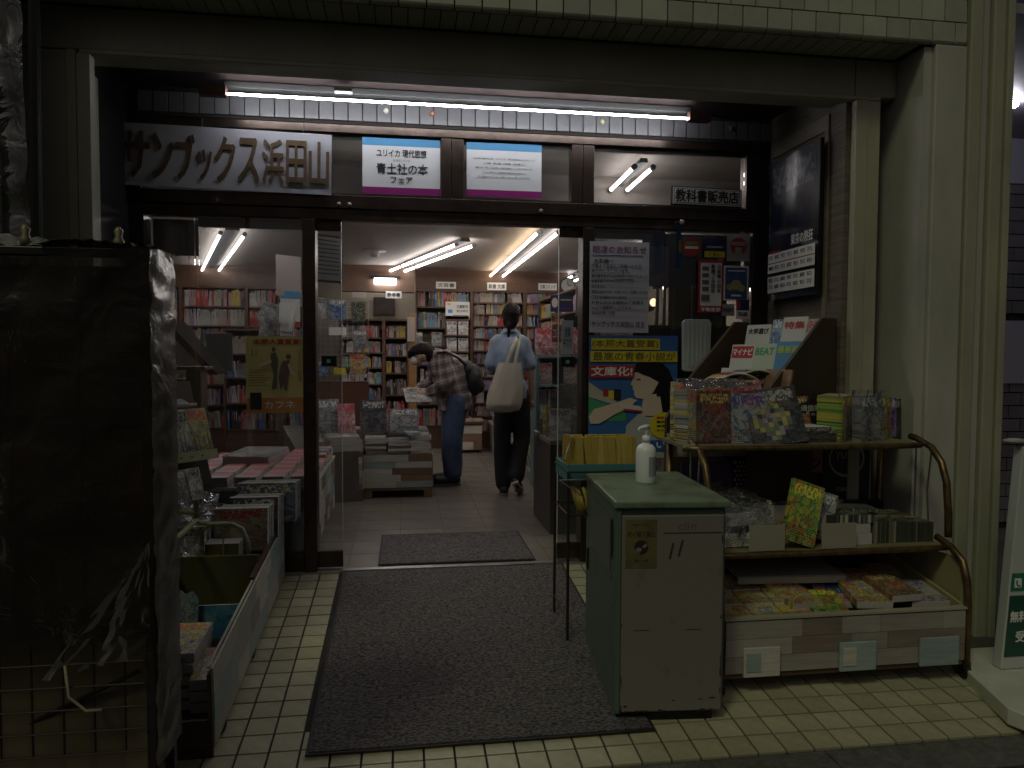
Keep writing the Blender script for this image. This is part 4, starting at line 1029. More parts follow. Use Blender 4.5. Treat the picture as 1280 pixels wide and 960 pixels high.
# ------------------------------------------------------------------ left inside: comics table, racks
t = thing('comics_table', 'long low table with patchwork side covered in red and white comics behind the left window', 'table')
TX0, TX1, TY0, TY1, TZ = -1.40, -.53, 4.42, 5.72, .45
bx('table_top', palewood, TX0, TX1, TY0, TY1, TZ - .02, TZ, t, .003); bx('front_panel', mat('grey_board', (.12, .12, .11), .6), TX0, TX1 - .01, TY0 + .01, TY0 + .02, .06, TZ - .02, t)
planks(t, 0, TY1 - TY0, .06, TZ - .02, 0, 4, T=Matrix.Translation((TX1 - .012, TY0, 0)) @ Matrix.Rotation(R(90), 4, 'Z'), seed=31)
for y in (TY0 + .03, TY1 - .08):
    for x in (TX0 + .02, TX1 - .07): bx('leg', darkwood, x, x + .04, y, y + .04, 0, .06, t)
for i in range(5):
    for j in range(7):
        if i == 4 and j > 5: continue
        x = TX1 - .075 - i * .162; y = TY0 + .01 + j * .183
        n = 3; z = TZ + .001
        if i == 3 and j in (3, 4, 5): continue
        for k in range(n):
            book('comic_book', 'red and white comic: %s row from doorway, %s from front, %s in pile' % (ORD[i], ORD[j], ('lowest', 'second', 'third')[k]), 'comic', .122, .172, .018, 'halfred', (x + rnd.uniform(-.004, .004), y + rnd.uniform(-.003, .003), z + .0195 * (k + 1)), (R(-90), 0, R(rnd.uniform(-2, 2))), 'comics of the %s row on the comics table' % ('first', 'second', 'third', 'fourth', 'fifth')[i])
for i in range(3): book('coloured_book', ('orange book at the doorway end of the comics table', 'teal book near the doorway end of the comics table', 'red book at the far doorway corner of the comics table')[i], 'book', .10, .14, .03, ('yellow', 'blue', 'redwhite')[i], (TX1 - .06, TY0 + .75 + .17 * i, TZ + .08), (R(-90), 0, R(4)))
t = thing('white_box_pile', 'pale shrink-wrapped block of books on the comics table', 'package', (-1.02, 4.98, TZ + .0015), R(-6))
bx('package_body', mat('pale_wrap', (.45, .46, .46), .3, var=.1, vs=5), -.17, .13, 0, .5, 0, .10, t, .005)
bx('lid_sheet', glass_mat('lid_film', (.8, .85, .86), 2.4, .08, .3, .4, 20, (.6, .62, .62)), -.172, .132, -.002, .502, .101, .104, t)
# dark shelf unit behind, running into depth
t = thing('low_shelf', 'long grey low shelf running back from the comics table with pale book stacks', 'shelf')
T = Matrix.Translation((-1.35, 8.4, 0)) @ Matrix.Rotation(R(-90 + 12), 4, 'Z')
o = bx('shelf_body', mat('grey_brown_box', (.13, .115, .105), .6, var=.2, vs=4), 0, 2.4, 0, .5, 0, .42, t); o.matrix_local = T
for i in range(10): o = bx('divider', mat('dark_gap', (.04, .035, .03), .7), .1 + i * .24, .12 + i * .24, .5, .506, .05, .40, t); o.matrix_local = T
for i in range(14):
    v = T @ Vector((.12 + i * .165, .25, .42)); mag_stack(v.x, v.y, v.z, 4, .19, .26, .03, ['white', 'grey', 'pink'], 'book on the long grey shelf, %s pile from back' % ORD[i], 'books on the long grey low shelf', rz0=-78)
# magazine racks seen at far left inside
bookcase('dark side bookcase at the far left inside with white magazines', -3.2, -2.2, 7.2, 1.75, [1.42, 1.12, .82, .5], [.24, .22, .24, .24], ['mixed', 'pale'])
bookcase('bookcase further right behind the yellow poster', -2.0, -1.45, 8.6, 1.5, [1.22, .95, .66, .36], [.2, .2, .2, .22], ['pale', 'mixed'])
t = thing('hanging_board', 'white card hanging from the ceiling in the left window', 'sign', tuple(at(361, 345, Y=6.0)), R(40)); bx('card', mat('warm_card'), -.11, .11, 0, .006, -.16, .16, t)
t = thing('hanging_board', 'blue and red topped white card below the hanging board in the left window', 'sign', tuple(at(363, 386, Y=6.0)), R(30)); bx('card', white, -.08, .08, 0, .006, -.14, .14, t); bx('stripe', skyb, -.08, .08, -.002, 0, .08, .14, t); bx('stripe', redp, -.08, .08, -.002, 0, -.14, -.10, t)
t = thing('leaflet_tower', 'bunch of white leaflets and plastic sleeves on a stand behind the yellow poster', 'stand', tuple(at(345, 400, Y=5.8)))
MB().tube([(0, 0, -.85), (0, 0, .1)], .015).build('pole', steel, t)
for i in range(9): o = bx('leaflet', (white, CV['pink'], CV['white'])[i % 3], -.06, .06, 0, .004, -.08, .08, t); o.location = (.09 * math.cos(i * 2.1), .06 * math.sin(i * 2.1) - .05, -.06 * (i // 3) + .05); o.rotation_euler = (R(-12), R(20 * math.sin(i)), R(40 * math.sin(i * 1.7)))
tag(stuff.build('shelved_books', SPC), 'rows of book spines filling the shop shelves', 'books', kind='stuff')

# ------------------------------------------------------------------ green steel cabinet with pump bottle
gtop = mat('green_enamel_top', (.15, .27, .15), .42, c2=(.20, .31, .19), vs=7, bump=.06, bs=20)
def worn(name, c, c2, vs, pos=(.55, .72), rough=.45, st=(1, 1, 1)):
    m = mat(name, c, rough, c2=c2, vs=vs, bump=.07, bs=25, stretch=st)
    for n in m.node_tree.nodes:
        if n.type == 'VALTORGB':
            n.color_ramp.elements[0].position = 1 - pos[1]; n.color_ramp.elements[1].position = 1 - pos[0]
    return m
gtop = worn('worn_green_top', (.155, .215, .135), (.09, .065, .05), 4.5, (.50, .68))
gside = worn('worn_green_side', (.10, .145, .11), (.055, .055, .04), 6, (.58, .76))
pinkish = worn('faded_door_enamel', (.20, .182, .158), (.11, .085, .065), 8, (.60, .80))
CH = .853
t = thing('steel_cabinet', 'green steel cabinet with a faded front door standing on the ramp beside the mat', 'cabinet', (.785, 2.62, ramp_z(2.62)), R(-4.5))
cw, cd = .425, .66
MB().box(.0, cw, .012, cd, .035, CH - .03).build('body', gside, t, bevel=.006)
MB().box(-.008, cw + .012, -.012, cd + .01, CH - .028, CH).build('top', gtop, t, bevel=.007)
MB().box(.022, cw - .012, -.004, .0115, .045, CH - .055).build('front_door', pinkish, t, bevel=.004)
MB().box(.002, .019, .0, .0115, .04, CH - .032).build('front_edge', gside, t)
d = MB().box(-.004, -.001, .10, .50, CH - .30, CH - .09).build('side_opening', mat('side_grey', (.13, .14, .12), .4), t)
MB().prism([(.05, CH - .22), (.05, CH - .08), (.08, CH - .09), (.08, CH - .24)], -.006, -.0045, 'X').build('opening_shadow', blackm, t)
MB().box(-.006, -.0045, .07, .51, CH - .09, CH - .083).build('opening_rim', gside, t); MB().box(-.006, -.0045, .07, .51, CH - .31, CH - .303).build('opening_rim', gside, t)
MB().box(-.007, -.0005, .58, .62, .42, .52).build('side_handle', blackm, t)
MB().box(.06, cw - .04, .02, .5, .0, .034).build('base_plate', blackm, t)
for y in (.02, .60): MB().box(.01, .05, y, y + .04, .0, .034).build('foot', blackm, t)
MB().box(.18, cw - .02, -.0065, -.0045, CH - .122, CH - .12).build('scratch', mat('scratch_brown', (.05, .035, .02), .7), t)
for x, z in ((.07, .36), (.27, .36)): MB().box(x, x + .06, -.0055, -.0042, z, z + .0015).build('scratch', mat('scratch_brown'), t)
for x, z in ((.20, CH - .22), (.235, CH - .21)):
    MB().prism([(x, z), (x + .008, z), (x + .022, z + .06), (x + .014, z + .06)], -.0058, -.0045).build('tape_mark', mat('scratch_brown'), t)
# sticker on the door
sk = MB().box(.035, .155, -.0052, -.0042, CH - .255, CH - .07).build('warning_sticker', mat('faded_yellow_sticker', (.13, .12, .045), .5, var=.2, vs=12), t)
text('ポイ捨て禁止', .11, .024, mat('dim_red_print', (.10, .03, .025), .6), sk, (.095, -.0058, CH - .125), bold=.03, ext=.0003)
MB().prism(circ(.095, CH - .175, .027), -.0060, -.0056).build('round_mark', mat('dim_red_dark', (.035, .015, .012), .6), sk)
hm = mat('dim_white_print', (.20, .19, .16), .6)
MB().prism([(.098, CH - .172), (.112, CH - .160), (.119, CH - .168), (.104, CH - .179)], -.0066, -.0062).build('printed_block', hm, sk)
MB().prism(circ(.085, CH - .184, .012, .008), -.0066, -.0062).build('printed_hand', hm, sk)
for q in range(3): MB().box(.072 + q * .007, .075 + q * .007, -.0066, -.0062, CH - .200, CH - .186).build('printed_finger', hm, sk)
text('美しい街', .05, .009, mat('scratch_brown'), sk, (.095, -.0058, CH - .225), ext=.0003)
text('ご協力ください', .08, .008, mat('scratch_brown'), sk, (.095, -.0058, CH - .09), ext=.0003)
text('clin', .07, .03, mat('scribble_grey', (.14, .12, .10), .6), t, (.27, -.0052, CH - .095), ext=.0003)

rust = mat('rust_chip', (.05, .03, .02), .9, var=.4, vs=40)
for k in range(26):
    if k < 16: x = rnd.uniform(.02, cw - .02); z = .047 + rnd.random() ** 3 * .05; w_ = rnd.uniform(.004, .022); h_ = rnd.uniform(.002, .008)
    else: x = rnd.choice((.024, cw - .018)); z = rnd.uniform(.05, CH - .08); w_ = rnd.uniform(.002, .005); h_ = rnd.uniform(.006, .03)
    MB().prism([(x + w_ * .9 * math.cos(a) * rnd.uniform(.5, 1), z + h_ * math.sin(a) * rnd.uniform(.5, 1)) for a in [i * math.pi / 4 for i in range(8)]], -.0048, -.0042).build('rust_chip', rust, t)
# pump bottle
p = at(807, 603, Z=ramp_z(2.62) + CH); t = thing('pump_bottle', 'white hand sanitiser pump bottle standing on top of the green cabinet', 'bottle', (p.x, p.y, p.z), R(28))
bw = mat('white_plastic_bottle', (.84, .87, .88), .35)
MB().lathe([(.040, 0), (.043, .006), (.043, .135), (.039, .15), (.028, .163), (.016, .168), (.016, .178)], 28).build('bottle_body', bw, t, True)
MB().lathe([(.0185, .176), (.0185, .196), (.014, .199), (.014, .203)], 20).build('pump_collar', bw, t, True)
MB().tube([(0, 0, .20), (0, 0, .232)], .0055, 10).build('pump_stem', bw, t, True)
MB().tube([(.012, 0, .238), (-.012, 0, .239), (-.040, 0, .236), (-.048, 0, .224)], .006, 10, rs=[.011, .010, .006, .005]).build('pump_nozzle', bw, t, True)
b = MB(); vs = []; fs = []
for j in range(2):
    for i in range(9): a = R(-120 + i * 12); vs.append((.0436 * math.cos(a), .0436 * math.sin(a), .03 + j * .085))
for i in range(8): fs.append((i, i + 1, i + 10, i + 9))
b.add(vs, fs).build('label', mat('grey_label', (.34, .38, .40), .5), t, True)
for j in range(7):
    b = MB(); vs = [(.0439 * math.cos(R(a)), .0439 * math.sin(R(a)), z) for z in (.045 + j * .009, .0475 + j * .009) for a in (-114, -90, -66 - (j % 3) * 8, -40 - (j % 2) * 14)]
    b.add(vs, [(0, 1, 5, 4), (1, 2, 6, 5), (2, 3, 7, 6)]).build('label_line', mat('label_ink', (.10, .13, .18), .5), t)

# wire stand with yellow envelopes left behind the cabinet
rusty = mat('rusty_black_metal', (.035, .025, .02), .5, .4)
t = thing('wire_stand', 'thin black metal stand carrying baskets behind the green cabinet', 'stand')
sx0, sx1, sy0, sy1, st = .745, 1.10, 3.25, 3.55, .70
for x in (sx0, sx1):
    for y in (sy0, sy1): MB().tube([(x, y, ramp_z(y) + .0), (x, y, st)], .007).build('leg', rusty, t)
MB().tube([(sx0, sy0, .01), (sx0, sy1, .03)], .006).build('rail', rusty, t)
MB().tube([(sx0, sy0, st), (sx1, sy0, st), (sx1, sy1, st), (sx0, sy1, st), (sx0, sy0, st)], .005).build('rail', rusty, t)
MB().tube([(sx0, sy0, .50), (sx1, sy0, .50), (sx1, sy1, .50), (sx0, sy1, .50), (sx0, sy0, .50)], .005).build('rail', rusty, t)
MB().tube([(sx0 - .05, sy0 - .03, .67), (sx0 + .07, sy0 - .03, .585)], .003).build('bright_wire', steel, t); MB().tube([(sx0 - .02, sy0, .76), (sx0 + .04, sy0 + .1, .86)], .003).build('bright_wire', steel, t); MB().tube([(sx0 - .05, sy0 - .03, .67), (sx0 + .10, sy0 - .02, .67)], .003).build('bright_wire', steel, t)
tb_ = thing('teal_basket', 'small teal plastic basket full of yellow envelopes on the wire stand', 'basket', ((sx0 + sx1) / 2, 3.40, .655))
teal2 = mat('teal_plastic', (.06, .20, .22), .4)
for (x0, x1, y0, y1) in ((-.18, .18, -.125, -.118), (-.18, .18, .118, .125), (-.18, -.173, -.117, .117), (.173, .18, -.117, .117)): bx('basket_wall', teal2, x0, x1, y0, y1, 0, .075, tb_)
bx('basket_floor', teal2, -.172, .172, -.117, .117, 0, .006, tb_)
env = mat('yellow_envelope', (.44, .33, .07), .6, var=.12, vs=6, rvar=.12)
for k in range(26):
    row = k // 13; i = k % 13
    o = MB().box(-.018, .018, -.004, .004, 0, .19).build('envelope', env, None, bevel=.001)
    o.location = ((sx0 + sx1) / 2 - .155 + i * .0262 + rnd.uniform(-.004, .004), 3.325 + row * .09 + rnd.uniform(-.01, .01), .664); o.rotation_euler = (R(rnd.uniform(-8, 2)), R(rnd.uniform(-6, 6)), R(rnd.uniform(-22, 22)))
    tag(o, 'yellow paper sleeve in the teal basket, %s row, %s from the left' % (('front', 'rear')[row], ORD[i]), 'paper sleeve', 'yellow sleeves in the teal basket')
t = thing('cloth_bundle', 'bundle of pale yellow tied cords hanging in the lower basket of the wire stand', 'bundle', (sx0 + .06, 3.30, .60))
for i in range(12):
    a = rnd.uniform(-.04, .07); MB().tube([(a, rnd.uniform(-.03, .03), .02), (a + .01, -.03, -.03), (a * .8 + .02, -.02, -.07), (.05 + a * .3, .0, -.10 - rnd.random() * .03)], .008, 6).build('cord', env, t, True)
MB().ell((.06, -.02, -.04), (.03, .03, .02)).build('knot', env, t, True)

# ------------------------------------------------------------------ right display cart
gold = mat('tarnished_brass_tube', (.15, .10, .045), .38, .65, var=.4, vs=25, bump=.05, bs=60)
olive = mat('olive_board', (.19, .17, .08), .6, var=.15, vs=6)
t = thing('display_cart', 'three-tier wheeled display cart with brass tubes and a patchwork wooden front', 'cart')
A0, A1 = 1.285, 2.365          # cart width
zg = ramp_z(2.72)
bz0, bz1 = -.055, .165
pal2 = [mat('dull_plank', (.36, .33, .29), .6, var=.12, vs=7, stretch=(1, 1, 9), rvar=.12), mat('taupe_plank', (.30, .27, .24), .6, var=.12, vs=7, stretch=(1, 1, 9), rvar=.1), mat('umber_plank', (.23, .185, .15), .6, var=.15, vs=7, stretch=(1, 1, 9), rvar=.12)]
bx('front_board', olive, A0, A1, 2.75, 2.765, bz0, bz1, t); planks(t, A0, A1, bz0, bz1 - .005, 2.749, 3, seed=8, pal=pal2)
bx('front_rim', mat('pale_rim', (.36, .34, .25), .5), A0 - .004, A1 + .004, 2.738, 2.768, bz1 + .001, bz1 + .010, t)
bx('box_floor', olive, A0, A1, 2.766, 3.35, bz0 + .02, bz0 + .03, t)
bx('box_back', darkwood, A0, A1, 3.351, 3.36, bz0, .42, t)
MB().prism([(2.766, bz0), (2.766, bz1 + .02), (3.34, bz1 + .13), (3.34, bz0)], A1 - .012, A1, 'X').build('box_side', mat('pale_yellow_board', (.36, .33, .17), .6), t)
MB().prism([(2.766, bz0), (2.766, bz1), (3.34, bz1 + .10), (3.34, bz0)], A0, A0 + .012, 'X').build('box_side', olive, t)
for i, (u0, u1) in enumerate((((930), (975)), ((1050), (1095)), ((1150), (1198)))):
    a = at(u0, 815, Y=2.73); b_ = at(u1, 815, Y=2.73)
    o = bx('front_tag', (palewood, blueplank, blueplank)[i], a.x, b_.x, 2.726, 2.738, -.065, .055, t, .002)
    if i < 2: bx('tag_patch', (blueplank, palewood)[i], a.x + .01, a.x + .07, 2.722, 2.7255, -.04, .035, o)
bx('lower_skirt', mat('brown_skirt', (.09, .06, .035), .6), A0, A1, 2.752, 2.77, -.078, bz0 - .001, t)
# brass side frames
for s, x in ((0, A0 + .005), (1, A1)):
    xx = x + (.02 if s else -.02)
    MB().tube([(xx, 3.14, .86), (xx, 3.10, .855), (xx, 3.00, .825), (xx, 2.935, .765), (xx, 2.90, .68), (xx, 2.885, .55), (xx, 2.88, .44)], .0155, 10).build('side_tube', gold, t, True)
    MB().tube([(xx, 2.95, .425), (xx, 2.86, .40), (xx, 2.79, .355), (xx, 2.765, .28), (xx, 2.755, .17), (xx, 2.755, -.08)], .0155, 10).build('side_tube', gold, t, True)
    MB().tube([(xx, 3.36, .86), (xx, 3.36, -.07)], .0155, 10).build('side_tube', gold, t, True); MB().tube([(xx, 2.755, -.07), (xx, 3.36, -.07)], .012, 10).build('side_tube', gold, t, True)
    MB().tube([(xx, 3.0, .80), (xx, 3.02, .62), (xx, 3.0, .43)], .004).build('side_wire', steel, t); MB().tube([(xx, 3.10, .82), (xx, 3.10, .43)], .004).build('side_wire', steel, t)
    for y in (2.76, 3.33):
        z0 = ramp_z(y)
        c = MB().tube([(xx - .012, y, z0 + .03), (xx + .012, y, z0 + .03)], .029, 16).build('caster', rubber, t)
        MB().box(xx - .018, xx + .018, y - .012, y + .02, z0 + .03, -.0715).build('fork', blackm, c)
def tier(z, y0, y1, xa, xb):
    bx('shelf_board', olive, xa, xb, y0, y1, z - .014, z, t)
    MB().tube([(xa - .015, y0 - .008, z - .012), (xa + .1, y0 - .012, z - .014), (xb - .1, y0 - .012, z - .014), (xb + .015, y0 - .008, z - .012)], .013, 8).build('front_tube', gold, t, True)
tier(.405, 2.89, 3.34, A0, A1); tier(.845, 3.02, 3.34, A0 - .07, A1 - .04)
bx('under_shelf', blackm, A0, A1, 3.30, 3.345, .42, .52, t)
bx('side_sheet', mat('pale_yellow_board'), A1 + .022, A1 + .03, 2.80, 3.30, .10, .36, t)
# top tier goods
zt = .846
def put(name, lab, cat, px0, px1, y, w=None, h=.2, th=.03, cm='dark', z=zt, rot=(-8, 0, 0), grp=None):
    a = at(px0, 530, Y=y); b_ = at(px1, 530, Y=y); return book(name, lab, cat, w or (b_.x - a.x), h, th, cm, ((a.x + b_.x) / 2, y, z), tuple(R(q) for q in rot), grp)
put('comic_box', 'dark comic set with two round faces, wrapped in film, left on the top cart tier', 'book', 873, 914, 3.08, h=.235, th=.10, cm=cover_mat('cover_darkred', (.10, .05, .045), (.22, .16, .10), (.35, .06, .05), (.55, .42, .15), 51, 5, .5), rot=(-4, 0, -3))
put('bound_book', 'colourful book seen edge-on at the left end of the top cart tier', 'book', 860, 873, 3.10, h=.24, th=.16, cm='comic', rot=(-3, 0, 8))
put('picture_book', 'white and blue picture book in the middle of the top cart tier', 'book', 914, 960, 3.08, h=.225, th=.02, cm=cover_mat('cover_whiteblue', (.50, .52, .55), (.10, .25, .50), (.50, .12, .10), (.15, .08, .35), 52, 3, .42), rot=(-6, 0, 0))
# puzzle box
a = at(978, 555, Y=3.03)
t2 = thing('puzzle_box', 'tilted black puzzle magazine with a pixel pattern on the top cart tier', 'magazine', (a.x, 3.03, zt), rot=(R(-22), R(-7), R(-4)))
bx('cover', CV['dark'], -.125, .125, 0, .015, 0, .265, t2)
text('SQUARE PUZZLE', .16, .018, mat('grey_letters', (.42, .43, .40), .5), t2, (.02, -.002, .235), ext=.0004)
pc = [(.40, .36, .08), (.12, .16, .15), (.30, .22, .22), (.16, .22, .12), (.30, .30, .28), (.42, .36, .20), (.18, .14, .20)]
pm = [mat('pixel_%d' % i, c, .45) for i, c in enumerate(pc)]
for j in range(9):
    for i in range(8):
        if abs(i - 3.5) + abs(j - 4) < 5.4 and rnd.random() < .93: bx('pixel', rnd.choice(pm), -.105 + i * .022, -.105 + i * .022 + .0218, -.0016, -.0004, .02 + j * .021, .02 + j * .021 + .0208, t2)
put('black_box', 'low stack of black boxes on the top cart tier behind the puzzle magazine', 'box', 1000, 1040, 3.06, h=.07, th=.16, cm='dark', rot=(0, 0, 2))
put('black_box', 'smaller black box at the right of the low black boxes', 'box', 1036, 1054, 3.06, h=.055, th=.12, cm='dark', rot=(0, 0, -4))
p = at(1020, 515, Y=3.22); t2 = thing('black_flyer', 'black rounded card with white print leaning behind the black boxes', 'card', (p.x, 3.22, zt))
MB().prism([(-.10, .02), (.10, .02), (.10, .16), (.06, .17), (.03, .215), (-.02, .215), (-.05, .175), (-.10, .16)], 0, .008).build('card', mat('black_card', (.02, .02, .022), .4), t2)
text('通信販売', .14, .03, mat('grey_letters'), t2, (-.01, -.001, .145), bold=.03, ext=.0004); text('はじめました', .16, .014, mat('grey_letters'), t2, (0, -.001, .115), ext=.0004); MB().prism(circ(.02, .185, .018), -.0016, -.0004).build('emblem', mat('grey_letters'), t2)
# stacked pile of books at right end
for i in range(5):
    put('boxed_book', ('yellow-edged grey book in front of the upright pile on the top cart tier', 'green-edged book second in the upright pile on the top cart tier', 'brown book third in the upright pile at the right end', 'dark maroon book fourth in the upright pile at the right end', 'rearmost dark book of the upright pile at the right end')[i], 'book', 1068 + i * 9, 1112 + i * 4, 3.06 + i * .05, w=.145 - .006 * i, h=.215 - .008 * i, th=.045, cm=('grey', 'green', 'brown', 'purple', 'dark')[i], rot=(-2, 0, 16))
for i in range(6): put('spine_book', 'narrow book spine left of the upright pile, %s from the front' % ORD[i], 'book', 1052 + i * 2.2, 1056 + i * 2.2, 3.04 + i * .032, w=.016, h=.21, th=.13, cm=('green', 'yellow', 'brown')[i % 3], rot=(0, 0, 24), grp='narrow spines beside the upright pile')
for i, (x, w_, h_, cm) in enumerate(((1.30, .15, .27, 'comic'), (1.45, .14, .25, 'yellow'), (1.60, .15, .28, 'pink'), (1.74, .12, .24, 'blue'), (1.86, .12, .20, 'brown'))):
    book('rear_magazine', 'colourful magazine standing behind the front goods of the top cart tier, %s from left' % ORD[i], 'magazine', w_, h_, .03, cm, (x, 3.21 + .01 * (i % 2), zt), (R(-7), R(3 - 2 * i), R(4 - 3 * i)))
# clear film over the top goods
def sheetmesh(name, lab, pts, m, cat='plastic film', amp=.012, nx=14, ny=10, sd=0):
    """crumpled film through four corner points"""
    A, B, C, D = [Vector(q) for q in pts]; vs = []; fs = []
    nrm = (B - A).cross(D - A).normalized()
    for j in range(ny + 1):
        for i in range(nx + 1):
            u = i / nx; v = j / ny
            q = A.lerp(B, u).lerp(D.lerp(C, u), v); q = q + nrm * amp * (noise.noise(Vector((u * 5 + sd, v * 5, sd))) + .5 * noise.noise(Vector((u * 13, v * 13 + sd, 2))))
            vs.append(q)
    for j in range(ny):
        for i in range(nx): q = j * (nx + 1) + i; fs.append((q, q + 1, q + nx + 2, q + nx + 1))
    o = MB().add(vs, fs).build(name, m, None, True)
    if lab: tag(o, lab, cat)
    return o
sheetmesh('film_cover', 'clear crumpled film over the left goods of the top cart tier', [(1.24, 3.05, .86), (1.66, 3.05, .86), (1.66, 3.12, 1.10), (1.24, 3.12, 1.10)], film, sd=3)
sheetmesh('film_cover', 'clear film lying on top of the left goods of the top cart tier', [(1.24, 3.05, 1.095), (1.56, 3.05, 1.10), (1.58, 3.3, 1.13), (1.26, 3.3, 1.13)], bagfilm, amp=.02, sd=8)
sheetmesh('film_cover', 'clear film around the upright pile at the right end of the top tier', [(1.95, 3.03, .86), (2.20, 3.02, .86), (2.20, 3.05, 1.085), (1.95, 3.05, 1.085)], film, sd=5)
# arched clear covers (magazine binders)
t2 = thing('magazine_bundle', 'pair of film-wrapped magazines bent into arches behind the top cart tier', 'magazines', (1.62, 3.36, .98))
for k in range(2):
    vs = []; fs = []
    for j in range(2):
        for i in range(13):
            a = R(180 - i * 11.5); vs.append((k * .16 + .17 * math.cos(a) - .05 * k, j * .18 + k * .02, .17 * math.sin(a) * (1 + .1 * k)))
    for i in range(12): fs.append((i, i + 1, i + 14, i + 13))
    o = MB().add(vs, fs).build('bent_magazine', (CV['brown'], CV['dark'])[k], t2, True); s = o.modifiers.new('t', 'SOLIDIFY'); s.thickness = .008
    o = MB().tube([vs[i] for i in range(13)], .004).build('bright_edge', mat('glossy_edge', (.5, .5, .45), .2), t2, True)
# things behind under the top tier: perforated board, papers
t2 = thing('perforated_board', 'black perforated board behind the middle cart tier', 'board')
bx('board', blackm, 1.60, 1.86, 3.37, 3.38, .44, .74, t2)
hb = MB().prism(circ(0, 0, .0085, None, 8), 0, .001).mesh('hole', mat('hole_grey', (.55, .56, .50), .6))
for j in range(13):
    for i in range(11): obj('hole', hb, t2, loc=(1.612 + i * .0225 + (j % 2) * .011, 3.368, .455 + j * .0215))
tag(bx('purple_folder', mat('dark_purple_card', (.10, .06, .15), .5), 1.33, 1.59, 3.36, 3.37, .44, .72), 'dark purple sheet behind the left bags of the middle cart tier', 'sheet')
tag(bx('pale_papers', mat('pale_papers', (.5, .5, .45), .6, var=.3, vs=5, stretch=(5, 1, .3)), 1.30, 1.86, 3.40, 3.41, .74, .84), 'row of pale papers showing just under the top cart tier', 'papers')
S = Board('brown_poster', 'dark reddish poster with black letters behind the middle cart tier', 'poster', 1.99, 3.39, .74, .22, .18, mat('brown_red_card', (.30, .12, .09), .5)); S.T('イモン', black, .1, .9, .1, .45, .04)
S = Board('dark_poster', 'black poster with round red and white emblem behind the middle cart tier', 'poster', 2.22, 3.39, .66, .26, .36, mat('black_card')); S.Pg('emblem_ring', mat('dim_grey', (.35, .35, .33), .6), circ(.5, .66, .38, .26, 24)); S.Pg('emblem_fill', mat('black_card'), circ(.5, .66, .34, .22, 24)); S.T('YUBA', mat('dim_grey'), .25, .75, .66, .76, .03); S.T('CREST', mat('dim_red_print'), .22, .78, .54, .64, .03); S.T('GREEN', mat('dim_grey'), .3, .7, .2, .26, .02)

# middle tier goods
zm = .406
def lay(name, lab, cat, x, y, z, w, h, th, cm, rz=0, grp=None, tilt=0): return book(name, lab, cat, w, h, th, cm, (x, y, z + th), (R(-90 + tilt), 0, R(rz)), grp, None, cm in ('check', 'comicdark'))
for i in range(5): lay('bagged_magazine', 'puzzle magazine in the bagged pile, middle cart tier, %s from bottom' % ORD[i], 'magazine', 1.46 + .01 * (i % 2), 2.95, zm + .005 + i * .030, .26, .25, .028, ('white', 'grey', 'check')[i % 3], -8 + i * 3, 'bagged magazines at the left of the middle tier', tilt=3 * i)
sheetmesh('film_bag', 'crumpled clear bag around the left pile of the middle cart tier', [(1.31, 2.915, .42), (1.62, 2.915, .42), (1.60, 2.96, .60), (1.33, 2.96, .60)], bagfilm, amp=.03, sd=13)
sheetmesh('film_bag', 'clear bag top over the left pile of the middle cart tier', [(1.33, 2.96, .585), (1.60, 2.96, .585), (1.58, 3.2, .62), (1.33, 3.2, .66)], bagfilm, amp=.03, sd=17)
greyc = mat('blank_grey_card', (.34, .32, .25), .6, var=.05)
def cardb(lab, p0, p1, y=2.885):
    cx, cz, w, h = rect(p0, p1, y); tag(bx('price_card', greyc, cx - w / 2, cx + w / 2, y, y + .004, zm + .0, zm + h, bevel=.0005), lab, 'card')
cardb('blank grey card standing in front of the bagged pile on the middle cart tier', (937, 651), (981, 682)); cardb('blank grey card right of the green book on the middle cart tier', (1028, 652), (1070, 682))
lay('pale_block', 'thick pale book block lying right of the blank card on the middle tier', 'book', 1.98, 2.93, zm, .14, .19, .05, 'white', 0); lay('pale_block', 'upper pale book block under the slanted book on the middle tier', 'book', 1.97, 2.93, zm + .051, .15, .19, .04, 'white', 3)
lay('slanted_book', 'cream book lying slanted on the pale blocks of the middle tier', 'book', 1.95, 2.95, zm + .094, .22, .16, .035, 'check', -7)
for i, (x, y, z, w_, h_, th_, cm, rz) in enumerate(((1.40, 3.14, .0, .2, .22, .10, 'pink', 6), (1.60, 3.16, .0, .2, .2, .13, 'comic', -9), (1.60, 3.13, .131, .18, .2, .03, 'redwhite', 12), (1.76, 3.05, .0, .13, .19, .06, 'brown', 4), (1.78, 3.22, .0, .2, .13, .12, 'blue', -4), (1.98, 3.18, .0, .2, .2, .15, 'comicdark', 3))):
    lay('lying_magazine', ('pink magazine block lying behind the bagged pile', 'thick comic block lying behind the blank card', 'red and white magazine on top of the comic block', 'brown book lying beside the green tilted magazine', 'blue book block at the back of the middle tier', 'dark patterned pile at the back of the middle tier')[i], 'magazine', x, y, zm + z, w_, h_, th_, cm, rz)
